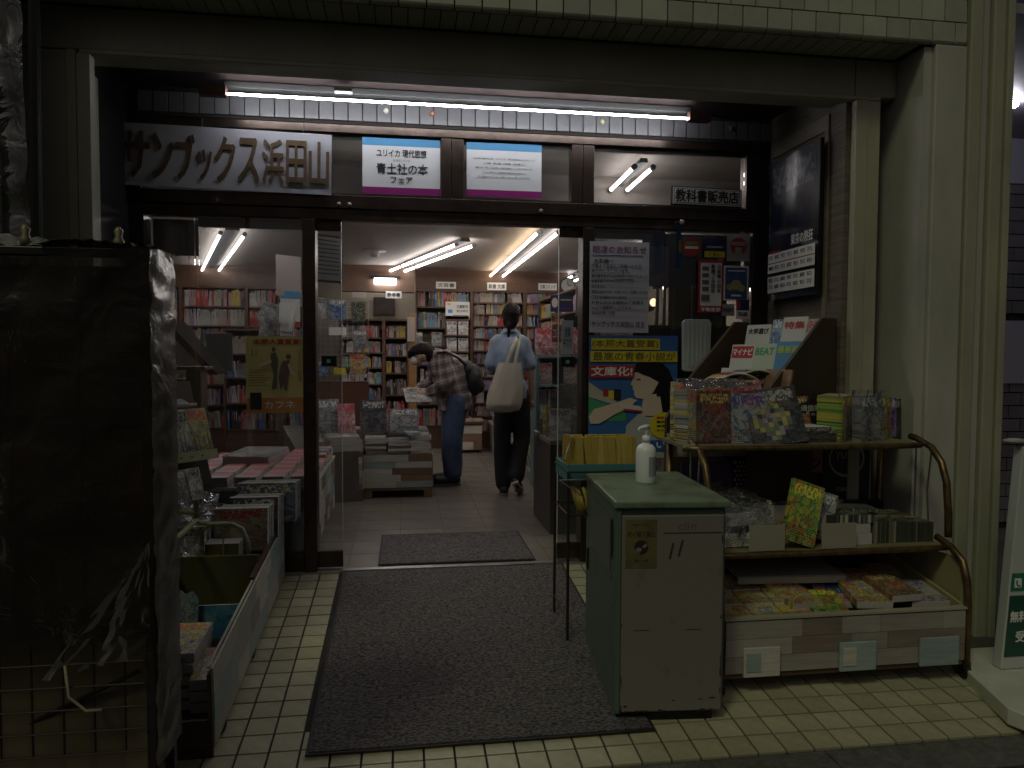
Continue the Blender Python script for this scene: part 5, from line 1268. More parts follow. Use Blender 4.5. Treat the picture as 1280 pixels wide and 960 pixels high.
# tilted green magazine
p = at(1003, 683, Y=2.88); book('green_magazine', 'bright green and yellow magazine leaning tilted in the middle cart tier', 'magazine', .155, .27, .022, 'green', (p.x - .01, 2.895, zm + .026), (R(-14), R(19), R(0)))
book('leaning_block', 'dull book leaning behind the green tilted magazine', 'book', .12, .21, .05, 'grey', (p.x + .11, 2.95, zm + .03), (R(-14), R(17), R(-6)))
for j in range(2):
    for i in range(4):
        lay('patterned_book', 'patterned book, %s row of the middle tier block, %s from left' % (('front', 'rear')[j], ORD[i]), 'book', 2.10 + i * .074, 2.94 + j * .14, zm, .072, .135, .10 - .004 * i, 'comicdark', -2, 'patterned block at the right end of the middle tier')
for i in range(4): lay('patterned_book', 'patterned book fanned on the slanted book, %s from the left' % ORD[i], 'book', 2.0 + i * .045, 3.03 + .01 * i, zm + .125 - i * .004, .07, .13, .012, 'check', -9, 'patterned books fanned on the middle tier')
# bottom box goods
zb = bz1 - .05
for j in range(3):
    for i in range(3):
        lay('flat_magazine', 'yellow comic magazine, %s row of the bottom cart box, %s from left' % (('front', 'middle', 'rear')[j], ORD[i]), 'magazine', A0 + .085 + i * .135, 2.78 + j * .115, zb + .012 + j * .022, .13, .16, .03, ('yellow', 'comic')[(i + j) % 2], 2, 'yellow magazines of the %s row in the bottom box' % ('front', 'middle', 'rear')[j], tilt=8)
for i, (x, y, cm, rz, lab) in enumerate(((1.78, 2.79, 'green', -14, 'green comic magazine slanted in the middle of the bottom cart box'), (1.86, 2.88, 'pink', -18, 'red comic magazine slanted behind the green one in the bottom cart box'), (1.93, 2.93, 'blue', -20, 'blue and red magazine topmost of the slanted pile in the bottom box'),
      (1.97, 2.78, 'yellow', -10, 'yellow magazine in front of the slanted pile in the bottom box'), (2.06, 2.84, 'comic', 8, 'dull yellow magazine right of the slanted pile in the bottom box'), (2.12, 2.78, 'brown', 4, 'brownish magazine at the front right of the bottom box'))):
    lay('flat_magazine', lab, 'magazine', x, y, zb + .02 + .012 * i, .15, .2, .03, cm, rz, tilt=9)
for i, (x, y, cm, rz) in enumerate(((1.72, 2.98, 'comic', 5), (2.04, 3.00, 'pink', -12), (2.17, 2.97, 'yellow', 6), (2.28, 3.05, 'comic', -5), (1.70, 2.84, 'yellow', 9))):
    lay('flat_magazine', 'colourful magazine filling the rear of the bottom cart box, %s of five' % ORD[i], 'magazine', x, y, zb + .045, .15, .2, .03, cm, rz, tilt=9)
lay('blue_white_book', 'white magazine with blue ring lying at the right end of the bottom box', 'magazine', 2.24, 2.79, zb + .03, .17, .2, .045, cover_mat('cover_whitenavy', (.50, .48, .44), (.10, .10, .30), (.45, .42, .2), (.1, .1, .4), 61, 5, .42), -4, tilt=8)
wtop = mat('dull_white_card', (.42, .41, .38), .5, var=.08, vs=4)
t2 = thing('card_box', 'wide grey-white card box resting at the back of the bottom cart box', 'box', (1.73, 3.18, .20), rot=(R(3), 0, R(-4)))
bx('lid', wtop, -.25, .25, -.17, .17, .055, .063, t2, .002); bx('front_flap', wtop, -.25, .25, -.176, -.171, .03, .06, t2); bx('body', darkwood, -.21, .2, -.13, .15, -.05, .054, t2)

# dark wooden magazine rack behind the cart at the porch wall
t = thing('wooden_rack', 'dark wooden magazine rack with slanted sides behind the cart by the porch wall', 'rack')
RK = mat('rack_dark_wood', (.055, .036, .022), .5, var=.2, vs=4, stretch=(1, 1, .4))
TK = Matrix.Translation((1.97, 4.0, 0)) @ Matrix.Rotation(math.atan2(-.93, .37), 4, 'Z'); KI = TK.inverted(); KW = .59
sl = [(0, .3), (0, 1.43), (-.11, 1.43), (-.48, 1.09), (-.62, .90), (-.62, .3)]
for nm, x0 in (('side_panel', KW - .018), ('side_panel', 0)):
    o = MB().prism([(y, z) for y, z in sl], x0, x0 + .018, 'X').build(nm, RK, t); o.matrix_local = TK
o = bx('back_board', RK, .019, KW - .019, -.02, 0, .3, 1.40, t); o.matrix_local = TK
tiers = [(-.43, 1.02), (-.29, 1.13), (-.15, 1.26)]
for y, z in tiers: o = bx('shelf', RK, .019, KW - .019, y - .02, y + .10, z - .03, z - .015, t); o.matrix_local = TK
def kx(px, y, z=1.2):
    d = cf + cr * ((px - 640) / F); p0 = KI @ Vector((0, 0, EYE)); dl = KI.to_3x3() @ d; k = (y - p0.y) / dl.y; return p0.x + dl.x * k
def rk(row, px0, px1, h, cm, lab, body=None, bm=None, band=None, rz=0):
    y, z = tiers[row]; x0 = kx(px0, y); x1 = kx(px1, y); w = x1 - x0
    q = thing('rack_magazine', lab, 'magazine'); q.matrix_world = TK @ Matrix.Translation(((x0 + x1) / 2, y, z - .014)) @ Matrix.Rotation(R(-12), 4, 'X')
    bx('cover', CV[cm] if isinstance(cm, str) else cm, -w / 2, w / 2, 0, .012, 0, h, q)
    if band: bx('title_panel', band, -w * .46, w * .46, -.0012, -.0002, h * .60, h * .95, q)
    if body: text(body, w * .84, h * .20, bm or black, q, (0, -.0018, h * .78), bold=.03, ext=.0004)
wc = mat('rack_white_cover', (.50, .50, .48), .35); bc = mat('rack_blue_cover', (.06, .22, .42), .3); mintc = mat('rack_mint_cover', (.42, .48, .36), .35)
rk(2, 928, 958, .165, wc, 'white magazine with bold black university title in the rear rack row', '大学選び'); rk(2, 959, 972, .19, 'blue', 'narrow dark blue magazine in the rear rack row'); rk(2, 972, 1002, .20, wc, 'white magazine with red blocks in the rear rack row', '特集', redp); rk(2, 1001, 1018, .185, 'redwhite', 'red and white magazine at the right end of the rear rack row')
rk(1, 909, 937, .185, wc, 'white magazine with red title block in the middle rack row', 'マイナビ', whitep, redp); rk(1, 937, 964, .19, mintc, 'pale green magazine in the middle rack row', 'BEAT', greenp); rk(1, 964, 995, .20, bc, 'bright blue glossy magazine in the middle rack row', '最新版', mat('lime_print', (.4, .5, .08), .5));
rk(0, 896, 926, .17, wc, 'white magazine with pink italic title in the front rack row', 'PRESIDENT', mat('pink_print', (.4, .08, .2), .5)); rk(0, 925, 944, .15, 'green', 'green and white magazine in the front rack row'); rk(0, 951, 984, .17, mat('food_cover', (.20, .09, .05), .4, c2=(.30, .20, .12), vs=25), 'reddish food magazine in the front rack row'); rk(0, 940, 952, .13, 'dark', 'dark bent magazine in the front rack row')


# ------------------------------------------------------------------ neighbour on the right: platform, sign board, tiled wall
struct(bx('neighbour_ground', mat('dark_tiles', (.08, .08, .08), .5, var=.3), 2.5, 8, 2.2, 8, -.4, -.155))
t = thing('sign_platform', 'white concrete platform edge under the sign board at the lower right', 'platform')
MB().prism([(2.44, 2.95), (2.28, 2.42), (2.40, 2.10), (3.4, 2.10), (3.4, 2.95)], -.165, -.10, 'Z').build('slab', mat('white_concrete', (.55, .55, .48), .6, var=.12, vs=5, bump=.1, bs=60), t, bevel=.005)
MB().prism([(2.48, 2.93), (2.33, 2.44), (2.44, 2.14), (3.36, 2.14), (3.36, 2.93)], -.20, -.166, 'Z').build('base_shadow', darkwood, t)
# leaning sign board: its left edge slants
BY = 2.72
a = at(1252, 817, Y=BY); b_ = at(1280, 537, Y=BY)
t = thing('clinic_signboard', 'white leaning sign board with green panels at the right edge', 'sign board', (a.x, BY, -.099))
sb = mat('sign_white_enamel', (.50, .52, .50), .3); hb_ = b_.z - a.z; dx_ = b_.x - a.x
def ed(z): return dx_ * z / hb_
MB().prism([(0, 0), (ed(hb_), hb_), (.8, hb_ + .01), (.8, 0)], 0, .05).build('board', sb, t, bevel=.006)
gp = mat('deep_green_panel', (.010, .07, .042), .35); gp2 = mat('green_band', (.025, .17, .10), .35)
def zz_(py): return at(1265, py, Y=BY).z - a.z
def gpan(name, m, p0, p1, d): z0 = zz_(p0); z1 = zz_(p1); MB().prism([(ed(z0) + .006, z0), (ed(z1) + .006, z1), (.78, z1), (.78, z0)], -d, -.0005).build(name, m, t)
gpan('green_band', gp2, 718, 696, .003); gpan('green_panel', gp, 800, 724, .003)
text('無料体験', .17, .048, whitep, t, (ed(zz_(750)) + .10, -.0045, zz_(750)), bold=.03, ext=.0005); text('受付中', .13, .048, whitep, t, (ed(zz_(775)) + .115, -.0045, zz_(775)), bold=.03, ext=.0005)
z0 = zz_(708); x0 = ed(z0) + .020
bx('phone_badge', whitep, x0, x0 + .034, -.0045, -.0032, z0 - .02, z0 + .02, t, .001)
MB().tube([(x0 + .012, -.0055, z0 + .012), (x0 + .008, -.0055, z0), (x0 + .014, -.0055, z0 - .010), (x0 + .025, -.0055, z0 - .012)], .003, 6).build('phone_mark', gp2, t)
text('0120', .08, .03, whitep, t, (x0 + .09, -.0045, z0), bold=.02, ext=.0005)
MB().ell((0, 0, 0), (.055, .04, .012)).build('lamp_disc', mat('grey_enamel', (.3, .3, .28), .4), t, True, loc=(dx_ - .01, .03, hb_ + .02))
nw = struct(bx('neighbour_wall', mortar, 2.93, 8, 5.2, 5.4, -.3, 4))
br = mat('neighbour_tile', (.20, .19, .20), .35, var=.1, rvar=.12)
lav = mat('lavender_wall', (.50, .48, .56), .6)
for j in range(30):
    z = -.1 + j * .105
    if 1.0 < z + .05 < 1.55 or z > 2.6: continue
    for i in range(14):
        x = 3.0 + i * .225 + (.11 if j % 2 else 0); bx('brick', br, x, x + .215, 5.185, 5.2, z, z + .096, nw)
bx('plaster_panel', lav, 2.95, 6, 5.17, 5.199, 1.02, 1.52, nw); bx('plaster_panel', lav, 2.95, 6, 5.17, 5.199, 2.6, 3.6, nw)
struct(bx('neighbour_ceiling', mat('lavender_grey', (.3, .28, .33), .6), 2.95, 8, 3.3, 5.17, 2.95, 3.0))
t = thing('neighbour_lamp', 'small bright ceiling lamp in the neighbouring entrance at the right edge', 'lamp', tuple(at(1266, 131, Y=4.4)))
MB().ell((0, 0, 0), (.035, .035, .02)).build('bulb', mat('small_lamp', (.9, .9, .9), .5, emit=(.9, .88, 1), es=150), t, True)
MB().tube([(0, 0, .01), (0, 0, 2.95 - t.location.z - .001)], .012).build('stem', fixture, t)
t = thing('standing_board', 'white glossy board standing in the dark neighbouring entrance', 'board', (3.02, 3.9, -.15), R(25)); bx('panel', mat('dark_gloss', (.03, .03, .035), .15), 0, .5, 0, .02, 0, .9, t)
for i in range(4): bx('text_row', mat('dim_white_print'), .03, .25 - .04 * i, -.003, -.0005, .30 + i * .07, .315 + i * .07, t)
# ------------------------------------------------------------------ left outdoor cart
ivory = mat('greenish_ivory_metal', (.32, .33, .20), .4, .1, var=.15, vs=20)
cardb_ = mat('olive_cardboard', (.13, .12, .05), .8, var=.15, vs=5)
t = thing('book_trolley', 'low wheeled book trolley with pale patchwork side along the left of the ramp', 'cart')
SY0, SY1, SX = 2.60, 4.10, -.66
zb_ = lambda y: ramp_z(y) + .04
sh = slope
T0 = Matrix.Translation((SX, SY0, zb_(SY0))) @ Matrix.Rotation(slope, 4, 'X') @ Matrix.Rotation(R(90), 4, 'Z')
LL = (SY1 - SY0) / math.cos(slope)
def tp(m, x0, x1, y0, y1, z0, z1, name='side_board'): o = bx(name, m, x0, x1, y0, y1, z0, z1, t); o.matrix_local = T0; return o
# local: x along the trolley away from viewer, y to the left (-X world), z up
tp(cardb_, 0, LL, .002, .014, 0, .26)
planks(t, 0, LL, 0, .285, .0, 3, T=T0, seed=77, pal=[palewood, palewood, mat('grey_white_plank', (.36, .37, .33), .6, var=.1, vs=7, stretch=(1, 1, 9)), mat('taupe_plank'), blueplank])
tp(mat('dark_rim', (.07, .035, .02), .5), .75, LL, .003, .022, .287, .30, 'rim')
tp(mat('pale_rim'), 0, .74, .003, .012, .287, .292, 'rim')
tp(mat('pale_rim'), 0, LL, -.004, .004, -.012, -.002, 'foot_strip')
tp(mat('dark_end', (.06, .05, .04), .6), -.012, 0, .0, .22, -.0, .10, 'end_board'); tp(mat('dark_end2', (.04, .035, .03), .6), -.012, 0, .0, .22, -.05, -.003, 'end_board')
tp(cardb_, 0, LL, .40, .41, 0, .30, 'far_board'); tp(darkwood, 0, LL, .015, .40, .01, .02, 'floor_board')
tp(cardb_, .93, .94, .016, .52, .02, .335, 'cardboard_divider')
for yy in (3.28, 2.75):
    z0 = ramp_z(yy); c = MB().tube([(SX - .02, yy, z0 + .034), (SX + .004, yy, z0 + .034)], .034, 16).build('caster', rubber, t)
def TL(x, y, z): return T0 @ Vector((x, y, z))
def tb_book(name, lab, cat, x, y, z, w, h, th, cm, rx=-6, rz=0, grp=None):
    v = TL(x, y, z); return book(name, lab, cat, w, h, th, cm, tuple(v), (R(rx), 0, R(rz)), grp)
for i, (p0, p1, Y_) in enumerate((((296, 605), (369, 605), 4.02), ((286, 623), (347, 623), 3.87), ((267, 637), (334, 637), 3.72))):
    va = at(*p0, Y=Y_); vb_ = at(*p1, Y=Y_); nm3 = ('blue-topped', 'black and yellow', 'red-titled')[i]
    book('puzzle_magazine', ('dark blue-topped magazine at the back of the trolley nearest the window post', 'black and yellow magazine in the middle file of the trolley', 'red-titled magazine in the front file of the trolley')[i], 'magazine', vb_.x - va.x, .21, .045, (cover_mat('cover_navytop', (.10, .12, .25), (.40, .42, .38), (.10, .22, .15), (.5, .5, .2), 91, 5, .45), 'dark', cover_mat('cover_redtitle', (.42, .38, .28), (.30, .32, .20), (.35, .06, .05), (.40, .03, .02), 92, 7, .45))[i], ((va.x + vb_.x) / 2, Y_, va.z - .21), (R(-3), 0, 0))
    for k in range(4): book('filed_magazine', 'magazine filed %s behind the %s one of the trolley' % (ORD[k], nm3), 'magazine', vb_.x - va.x - .01, .205, .020, ('grey', 'white')[k % 2], ((va.x + vb_.x) / 2 + .004 * k, Y_ + .05 + k * .022, va.z - .21), (R(-3), 0, 0), 'magazines filed behind the %s one' % nm3)
tp(cardb_, .95, LL, .016, .40, .021, .16, 'raised_floor')
for i in range(5): tb_book('bagged_book', 'plastic-bagged book at the left of the trolley, %s from the front' % ORD[i], 'book', 1.02 + i * .09, .37, .27, .17, .17, .05, ('white', 'grey', 'blue')[i % 3], -10, 0, 'bagged books at the left of the trolley')
sheetmesh('plastic_bag', 'crumpled clear bag around the books at the left of the trolley', [tuple(TL(.98, .28, .28)), tuple(TL(.98, .50, .28)), tuple(TL(1.15, .50, .50)), tuple(TL(1.15, .27, .48))], bagfilm, amp=.05, sd=23)
sheetmesh('plastic_bag', 'second crumpled clear bag further back at the left of the trolley', [tuple(TL(1.2, .28, .34)), tuple(TL(1.2, .50, .34)), tuple(TL(1.42, .50, .52)), tuple(TL(1.42, .30, .50))], bagfilm, amp=.06, sd=29)
tb_book('pale_box', 'pale box with a diamond-shaped brown label inside the ivory hoop', 'box', 1.04, .26, .21, .26, .14, .12, cardb_, 0)
v = TL(1.025, .25, .30); o = bx('diamond_label', mat('brown_label', (.22, .13, .04), .6), -.028, .028, 0, .002, -.028, .028); o.location = v; o.rotation_euler = (0, R(38), 0); tag(o, 'brown diamond-shaped label on the pale box in the trolley', 'label')
# front bay goods
tb_book('blue_board', 'blue card with pale wave pattern standing in the front bay of the trolley', 'card', .62, .115, .085, .21, .14, .012, cover_mat('cover_wave', (.03, .15, .28), (.04, .20, .34), (.25, .35, .30), (.03, .15, .28), 71, 3, .35), -8)
v = TL(.60, .27, .10); t2 = thing('diecut_card', 'cut-out card with dense colourful print standing in the front bay of the trolley', 'card', tuple(v), rot=(R(-6), R(6), 0))
MB().prism([(-.05, 0), (.04, 0), (.055, .08), (.045, .17), (.02, .20), (-.01, .185), (-.03, .20), (-.05, .15), (-.045, .08)], 0, .006).build('card', cover_mat('cover_dense', (.30, .33, .34), (.08, .14, .22), (.40, .38, .22), (.1, .2, .3), 72, 8, .5), t2)
for i in range(5): tb_book('flat_paper_pack', 'film-wrapped magazine in the front bay pile of the trolley, %s from bottom' % ORD[i], 'magazine', .16 + .02 * i, .215, .04 + .036 * (i + 1), .19, .27, .034, ('dark', 'dark', 'brown', 'white', 'comic')[i], -86, 0, 'pile in the front bay of the trolley')
for i in range(3): tb_book('flat_paper_pack', 'dull magazine beside the front trolley bay pile, %s from bottom' % ORD[i], 'magazine', .16, .07, .02 + .045 * (i + 1), .10, .24, .04, ('dark', 'brown', 'comic')[i], -84, 0, 'second pile in the front bay of the trolley')
sheetmesh('plastic_bag', 'clear film on the front bay pile of the trolley', [tuple(TL(.08, .15, .20)), tuple(TL(.08, .33, .20)), tuple(TL(.36, .33, .22)), tuple(TL(.36, .15, .22))], bagfilm, amp=.02, sd=31)
bx('film_hem', mat('pale_rim'), 0, 0, 0, 0, 0, 0) if False else None

# ivory magazine frame beside the trolley
t = thing('ivory_frame', 'greenish ivory metal magazine frame with hoop and wire pockets left of the ramp', 'rack')
hy = 3.60
def H_(px, py): v = at(px, py, Y=hy); return (v.x, v.y, v.z)
MB().tube([H_(252, 692), H_(252, 664), H_(262, 655), H_(290, 655), H_(303, 661), H_(310, 678), H_(311, 700)], .011, 10).build('hoop', ivory, t, True)
MB().tube([H_(279, 655), H_(279, 698)], .003).build('hoop_wire', ivory, t)
MB().tube([H_(243, 560), H_(245, 600), H_(245, 652)], .013, 10).build('upright', ivory, t, True)
MB().tube([(-1.02, 3.30, at(215, 684, Y=3.30).z), H_(246, 650)], .012, 8).build('lower_rail', ivory, t); MB().tube([H_(246, 652), H_(262, 655)], .011, 8).build('lower_rail', ivory, t)
MB().tube([H_(252, 690), (H_(252, 690)[0], hy, ramp_z(hy))], .013, 8).build('leg', ivory, t); MB().tube([(-1.3, hy, .5), (-1.3, hy, ramp_z(hy))], .013, 8).build('leg', ivory, t); MB().tube([(-1.3, hy, .5), H_(245, 640)], .012, 8).build('lower_rail', ivory, t)
TR = Matrix.Translation((-.86, 3.18, .80)) @ Matrix.Rotation(R(52), 4, 'Z') @ Matrix.Rotation(R(-18), 4, 'X')
def rl(name, m, x0, x1, y0, y1, z0, z1): o = bx(name, m, x0, x1, y0, y1, z0, z1, t); o.matrix_local = TR; return o
rl('price_rail', ivory, -.32, .10, -.012, -.004, -.01, .03); rl('price_rail', ivory, -.32, .10, .05, .056, .24, .252)
for i in range(7): rl('rail_rivet', darkwood, -.28 + i * .05, -.274 + i * .05, -.014, -.0121, .005, .011)
for i in range(6):
    x = -.27 + i * .065
    o = MB().tube([(x - .025, -.002, .03), (x - .022, -.002, .12), (x - .01, -.002, .155), (x + .01, -.002, .155), (x + .022, -.002, .12), (x + .025, -.002, .03)], .0028, 6).build('wire_loop', ivory, t, True); o.matrix_local = TR
rl('back_board', RK, -.34, .12, .09, .10, -.10, .36)
for i in range(5):
    v = TR @ Vector((-.24 + i * .075, .02, .0)); o = book('pocket_magazine', 'grey magazine behind the wire loops of the ivory frame, %s from the left' % ORD[i], 'magazine', .10, .22, .02, ('white', 'comic', 'white')[i % 3], tuple(v), (R(-18), 0, R(52)), 'magazines in the wire pockets of the ivory frame')
v = TR @ Vector((-.10, .05, .25)); book('top_magazine', 'glossy white magazine lying across the top of the ivory frame', 'magazine', .32, .2, .015, 'white', tuple(v), (R(-70), 0, R(50)))
v = TR @ Vector((-.12, -.03, -.13)); 
for i in range(4):
    v = TR @ Vector((-.26 + i * .07, -.03, -.17)); book('lower_magazine', 'pale booklet under the ivory price rail, %s from the left' % ORD[i], 'booklet', .06, .13, .02, ('white', 'pink', 'grey')[i % 3], tuple(v), (R(-18), 0, R(52)), 'booklets under the price rail')
# brown wooden stand and tilted white display further in
t = thing('brown_stand', 'reddish brown wooden stand just inside the left window', 'stand')
rb = mat('red_brown_wood', (.12, .055, .035), .5, var=.15, vs=5)
bx('upright', rb, -1.23, -1.15, 4.36, 4.5, .2, 1.14, t, .003); bx('top_board', rb, -1.36, -1.12, 4.34, 4.52, 1.141, 1.16, t, .003)
t = thing('tilted_display', 'white card display with a slanted dark edge behind the left pane', 'display', (-1.22, 4.75, 1.10), R(18))
MB().prism([(-.22, .0), (-.20, .30), (-.12, .33), (.12, .02)], 0, .02).build('white_card', white, t); MB().prism([(-.20, .31), (-.215, .27), (.02, 0), (.07, 0)], -.01, -.001).build('dark_edge', rb, t)
bx('white_block', mat('cool_white_plastic'), .0, .16, .03, .12, .02, .26, t, .003)
for i in range(6): bx('booklet', (CV['white'], CV['pink'], CV['yellow'])[i % 3], -.22 + i * .03, -.195 + i * .03, -.03, .06, -.16, -.02, t)

# ------------------------------------------------------------------ big plastic-wrapped rack in the left foreground
t = thing('wrapped_rack', 'tall dark magazine rack wrapped in crumpled clear plastic in the left foreground', 'rack')
dk = mat('rack_black', (.018, .016, .016), .5); KX0, KX1, KY0, KY1 = -1.75, -.645, 2.00, 2.17
for x in (KX1 - .03, KX1 - .58, KX0): bx('post', dk, x, x + .025, KY0, KY0 + .03, -.2, 1.50, t, .003); bx('post', dk, x, x + .025, KY1 - .03, KY1, -.2, 1.50, t, .003)
bx('back_board', dk, KX0, KX1 - .031, KY1 - .02, KY1 - .01, .5, 1.48, t)
for z in (.52, .80, 1.10, 1.40): bx('shelf_board', dk, KX0 + .03, KX1 - .035, KY0 + .04, KY1 - .035, z - .02, z, t)
bx('top_rail', blackm, KX0, KX1 - .03, KY0 - .006, KY0 + .02, 1.488, 1.51, t, .003)
dimc = [cover_mat('cover_dim_a', (.085, .055, .05), (.12, .08, .07), (.15, .07, .05), (.18, .15, .12), 81, 4, .5), cover_mat('cover_dim_b', (.08, .07, .04), (.12, .10, .05), (.15, .06, .05), (.15, .15, .08), 82, 4, .5)]
lv = ('lowest', 'second', 'third', 'top')
for k, z in enumerate((.52, .80, 1.10)):
    for i in range(6): book('wrapped_magazine', 'dark magazine on the %s board of the wrapped rack, %s from right' % (lv[k], ORD[i]), 'magazine', .165, .24, .03, dimc[(i + k) % 2], (KX1 - .12 - i * .172, KY0 + .06, z + .001), (R(-8), 0, R(rnd.uniform(-3, 3))), 'magazines on the %s board of the wrapped rack' % lv[k])
book('red_toy_card', 'red and orange picture card low on the right of the plastic-wrapped rack', 'card', .05, .16, .01, cover_mat('cover_redtoy', (.16, .02, .015), (.12, .07, .01), (.05, .07, .02), (.2, .1, .02), 83, 3, .5), (KX1 - .06, KY0 + .045, .80), (R(-4), 0, 0))
# lower mesh basket
for i in range(15): x = KX0 + .05 + i * .075; MB().tube([(x, KY0 - .004, .20), (x, KY0 - .004, .50)], .0028, 5).build('mesh_wire', rusty, t)
for i in range(6): z = .20 + i * .06; MB().tube([(KX0, KY0 - .009, z), (KX1 - .03, KY0 - .009, z)], .0028, 5).build('mesh_wire', rusty, t)
bx('inner_panel', mat('dim_brown_panel', (.10, .08, .05), .6, var=.3, vs=3), KX0 + .03, KX1 - .04, KY0 + .05, KY0 + .06, -.15, .49, t)
MB().tube([(KX1 - .22, KY0 - .015, .44), (KX1 - .21, KY0 - .02, .36), (KX1 - .17, KY0 - .02, .32), (KX1 - .13, KY0 - .02, .32)], .004, 6).build('loose_cord', mat('pale_cord', (.3, .28, .18), .5), t, True)
for i, x in enumerate((KX1 - .30, KX1 - .08)): MB().lathe([(.012, 0), (.014, .02), (.008, .03), (.012, .045), (.004, .055)], 10).build('clip', mat('dim_brass', (.22, .20, .12), .4, .3), t, True, loc=(x, KY0 + .01, 1.511))
MB().tube([(-1.9, KY1 + .0, -.19), (-.70, KY0 + .02, .40)], .006).build('diagonal_brace', blackm, t)
vf = glass_mat('dark_wrap_film', (.52, .48, .44), .7, .28, .50, .55, 7, (.035, .030, .026))
def wrap(name, f, nu, nv, m=vf):
    vs = [f(i / nu, j / nv) for j in range(nv + 1) for i in range(nu + 1)]; fs = []
    for j in range(nv):
        for i in range(nu): q = j * (nu + 1) + i; fs.append((q, q + 1, q + nu + 2, q + nu + 1))
    o = MB().add(vs, fs).build(name, m, t, True); return o
def nz3(x, y, z, s): return noise.noise(Vector((x * s, y * s, z * s)))
wrap('front_film', lambda u, v: (KX0 + u * (KX1 + .004 - KX0), KY0 - .028 - .010 * nz3(u * 3, v * 3, 0, 2) - .008 * nz3(u * 9, v * 5, 1, 2), .50 + .02 * math.sin(u * 7) + v * 1.0), 60, 60)
def sidef(u, v): a = u * math.pi / 2; r_ = .02; return (KX1 + .002 + r_ * math.sin(a) * .6 + .006 * nz3(u, v * 9, 5, 3), KY0 - .02 + (1 - math.cos(a)) * .17 + .006 * nz3(u, v * 12, 2, 3), .16 + v * 1.355)
wrap('side_film', sidef, 10, 110)
wrap('loose_fold', lambda u, v: (KX1 - .26 * (1 - v) * (1 - u), KY0 - .05 - .02 * math.sin(u * 9 + v * 4) * (1 - u) - .010 * nz3(u * 4, v * 4, 3, 2), .42 + v * .34 + .05 * (1 - v) * u), 30, 40, glass_mat('bright_fold_film', (.88, .88, .82), .8, .28, .03, .25, 5, (.14, .13, .09)))
wrap('top_film', lambda u, v: (KX0 + u * (KX1 - .2 - KX0), KY0 + v * .22, 1.515 + .095 * math.sin(v * math.pi) * (1 - u) ** .7 + .018 * nz3(u * 6, v * 6, 0, 2) + .01 * nz3(u * 18, v * 10, 0, 2)), 60, 24, glass_mat('top_wrap_film', (.7, .72, .74), 1.6, .18, .25, 1., 22, (.45, .45, .47)))
wrap('top_corner_film', lambda u, v: (KX1 - .26 + u * .275, KY0 - .03 + v * .2, 1.515 + .012 * nz3(u * 8, v * 8, 4, 2) + .02 * math.sin(u * 3) * (1 - u)), 30, 20)

# rolled plastic curtain at the upper left
t = thing('plastic_curtain', 'dark rain curtain of crumpled clear plastic hanging at the upper left', 'curtain', (0, 0, 0))
vf2 = glass_mat('curtain_film', (.55, .56, .52), .5, .25, .05, .6, 9, (.10, .10, .09))
def cf_(u, v): x = -2.2 + u * .99; return (x + .01 * nz3(u * 3, v * 3, 0, 3), 2.62 + .04 * math.sin(u * 22 + v * 2) + .02 * nz3(u * 6, v * 6, 3, 2), 1.45 + v * 1.2 + .0 * u)
wrap('film_sheet', cf_, 60, 40, vf2).parent = t
MB().tube([(-1.19, 2.60, 1.5), (-1.175, 2.60, 2.9)], .018, 8).build('dark_pole', blackm, t)
MB().tube([(-1.55, 2.54, 2.6), (-1.35, 2.53, 2.1), (-1.33, 2.53, 1.6)], .006).build('cord', blackm, t); MB().tube([(-2.2, 2.58, 2.66), (-1.15, 2.58, 2.66)], .02).build('top_roller', blackm, t)
tag(bx('dark_backing', dk, -3.0, -1.50, 3.0, 3.02, -.2, 3.2), 'dark boarding behind the plastic curtain at the left edge', 'board')
# ------------------------------------------------------------------ people
def solid(name, mb, m, parent, vox=.008, sm=6, wr=0., wf=9., seed=0, dec=None):
    """union of the pieces as one continuous skin"""
    me = mb.mesh(name, m); o = bpy.data.objects.new(name, me)
    r = o.modifiers.new('r', 'REMESH'); r.mode = 'VOXEL'; r.voxel_size = vox; r.use_smooth_shade = True
    s = o.modifiers.new('s', 'SMOOTH'); s.iterations = sm; s.factor = .6
    dg = side_eval(o); me2 = bpy.data.meshes.new_from_object(o.evaluated_get(dg))
    bpy.data.objects.remove(o); me2.name = name
    if wr:
        nn = [v.normal.copy() for v in me2.vertices]; cc = [v.co.copy() for v in me2.vertices]; fl_ = []
        for q, v_ in enumerate(cc):
            n = noise.noise(Vector((v_.x * wf + seed, v_.y * wf, v_.z * wf * .7))) + .5 * noise.noise(Vector((v_.x * wf * 2.3, v_.y * wf * 2.3 + seed, v_.z * wf * 1.6)))
            c_ = v_ + nn[q] * (wr * n); fl_ += [c_.x, c_.y, c_.z]
        me2.vertices.foreach_set('co', fl_)
    me2.polygons.foreach_set('use_smooth', [True] * len(me2.polygons))
    me2.materials.clear(); me2.materials.append(m)
    return obj(name, me2, parent)
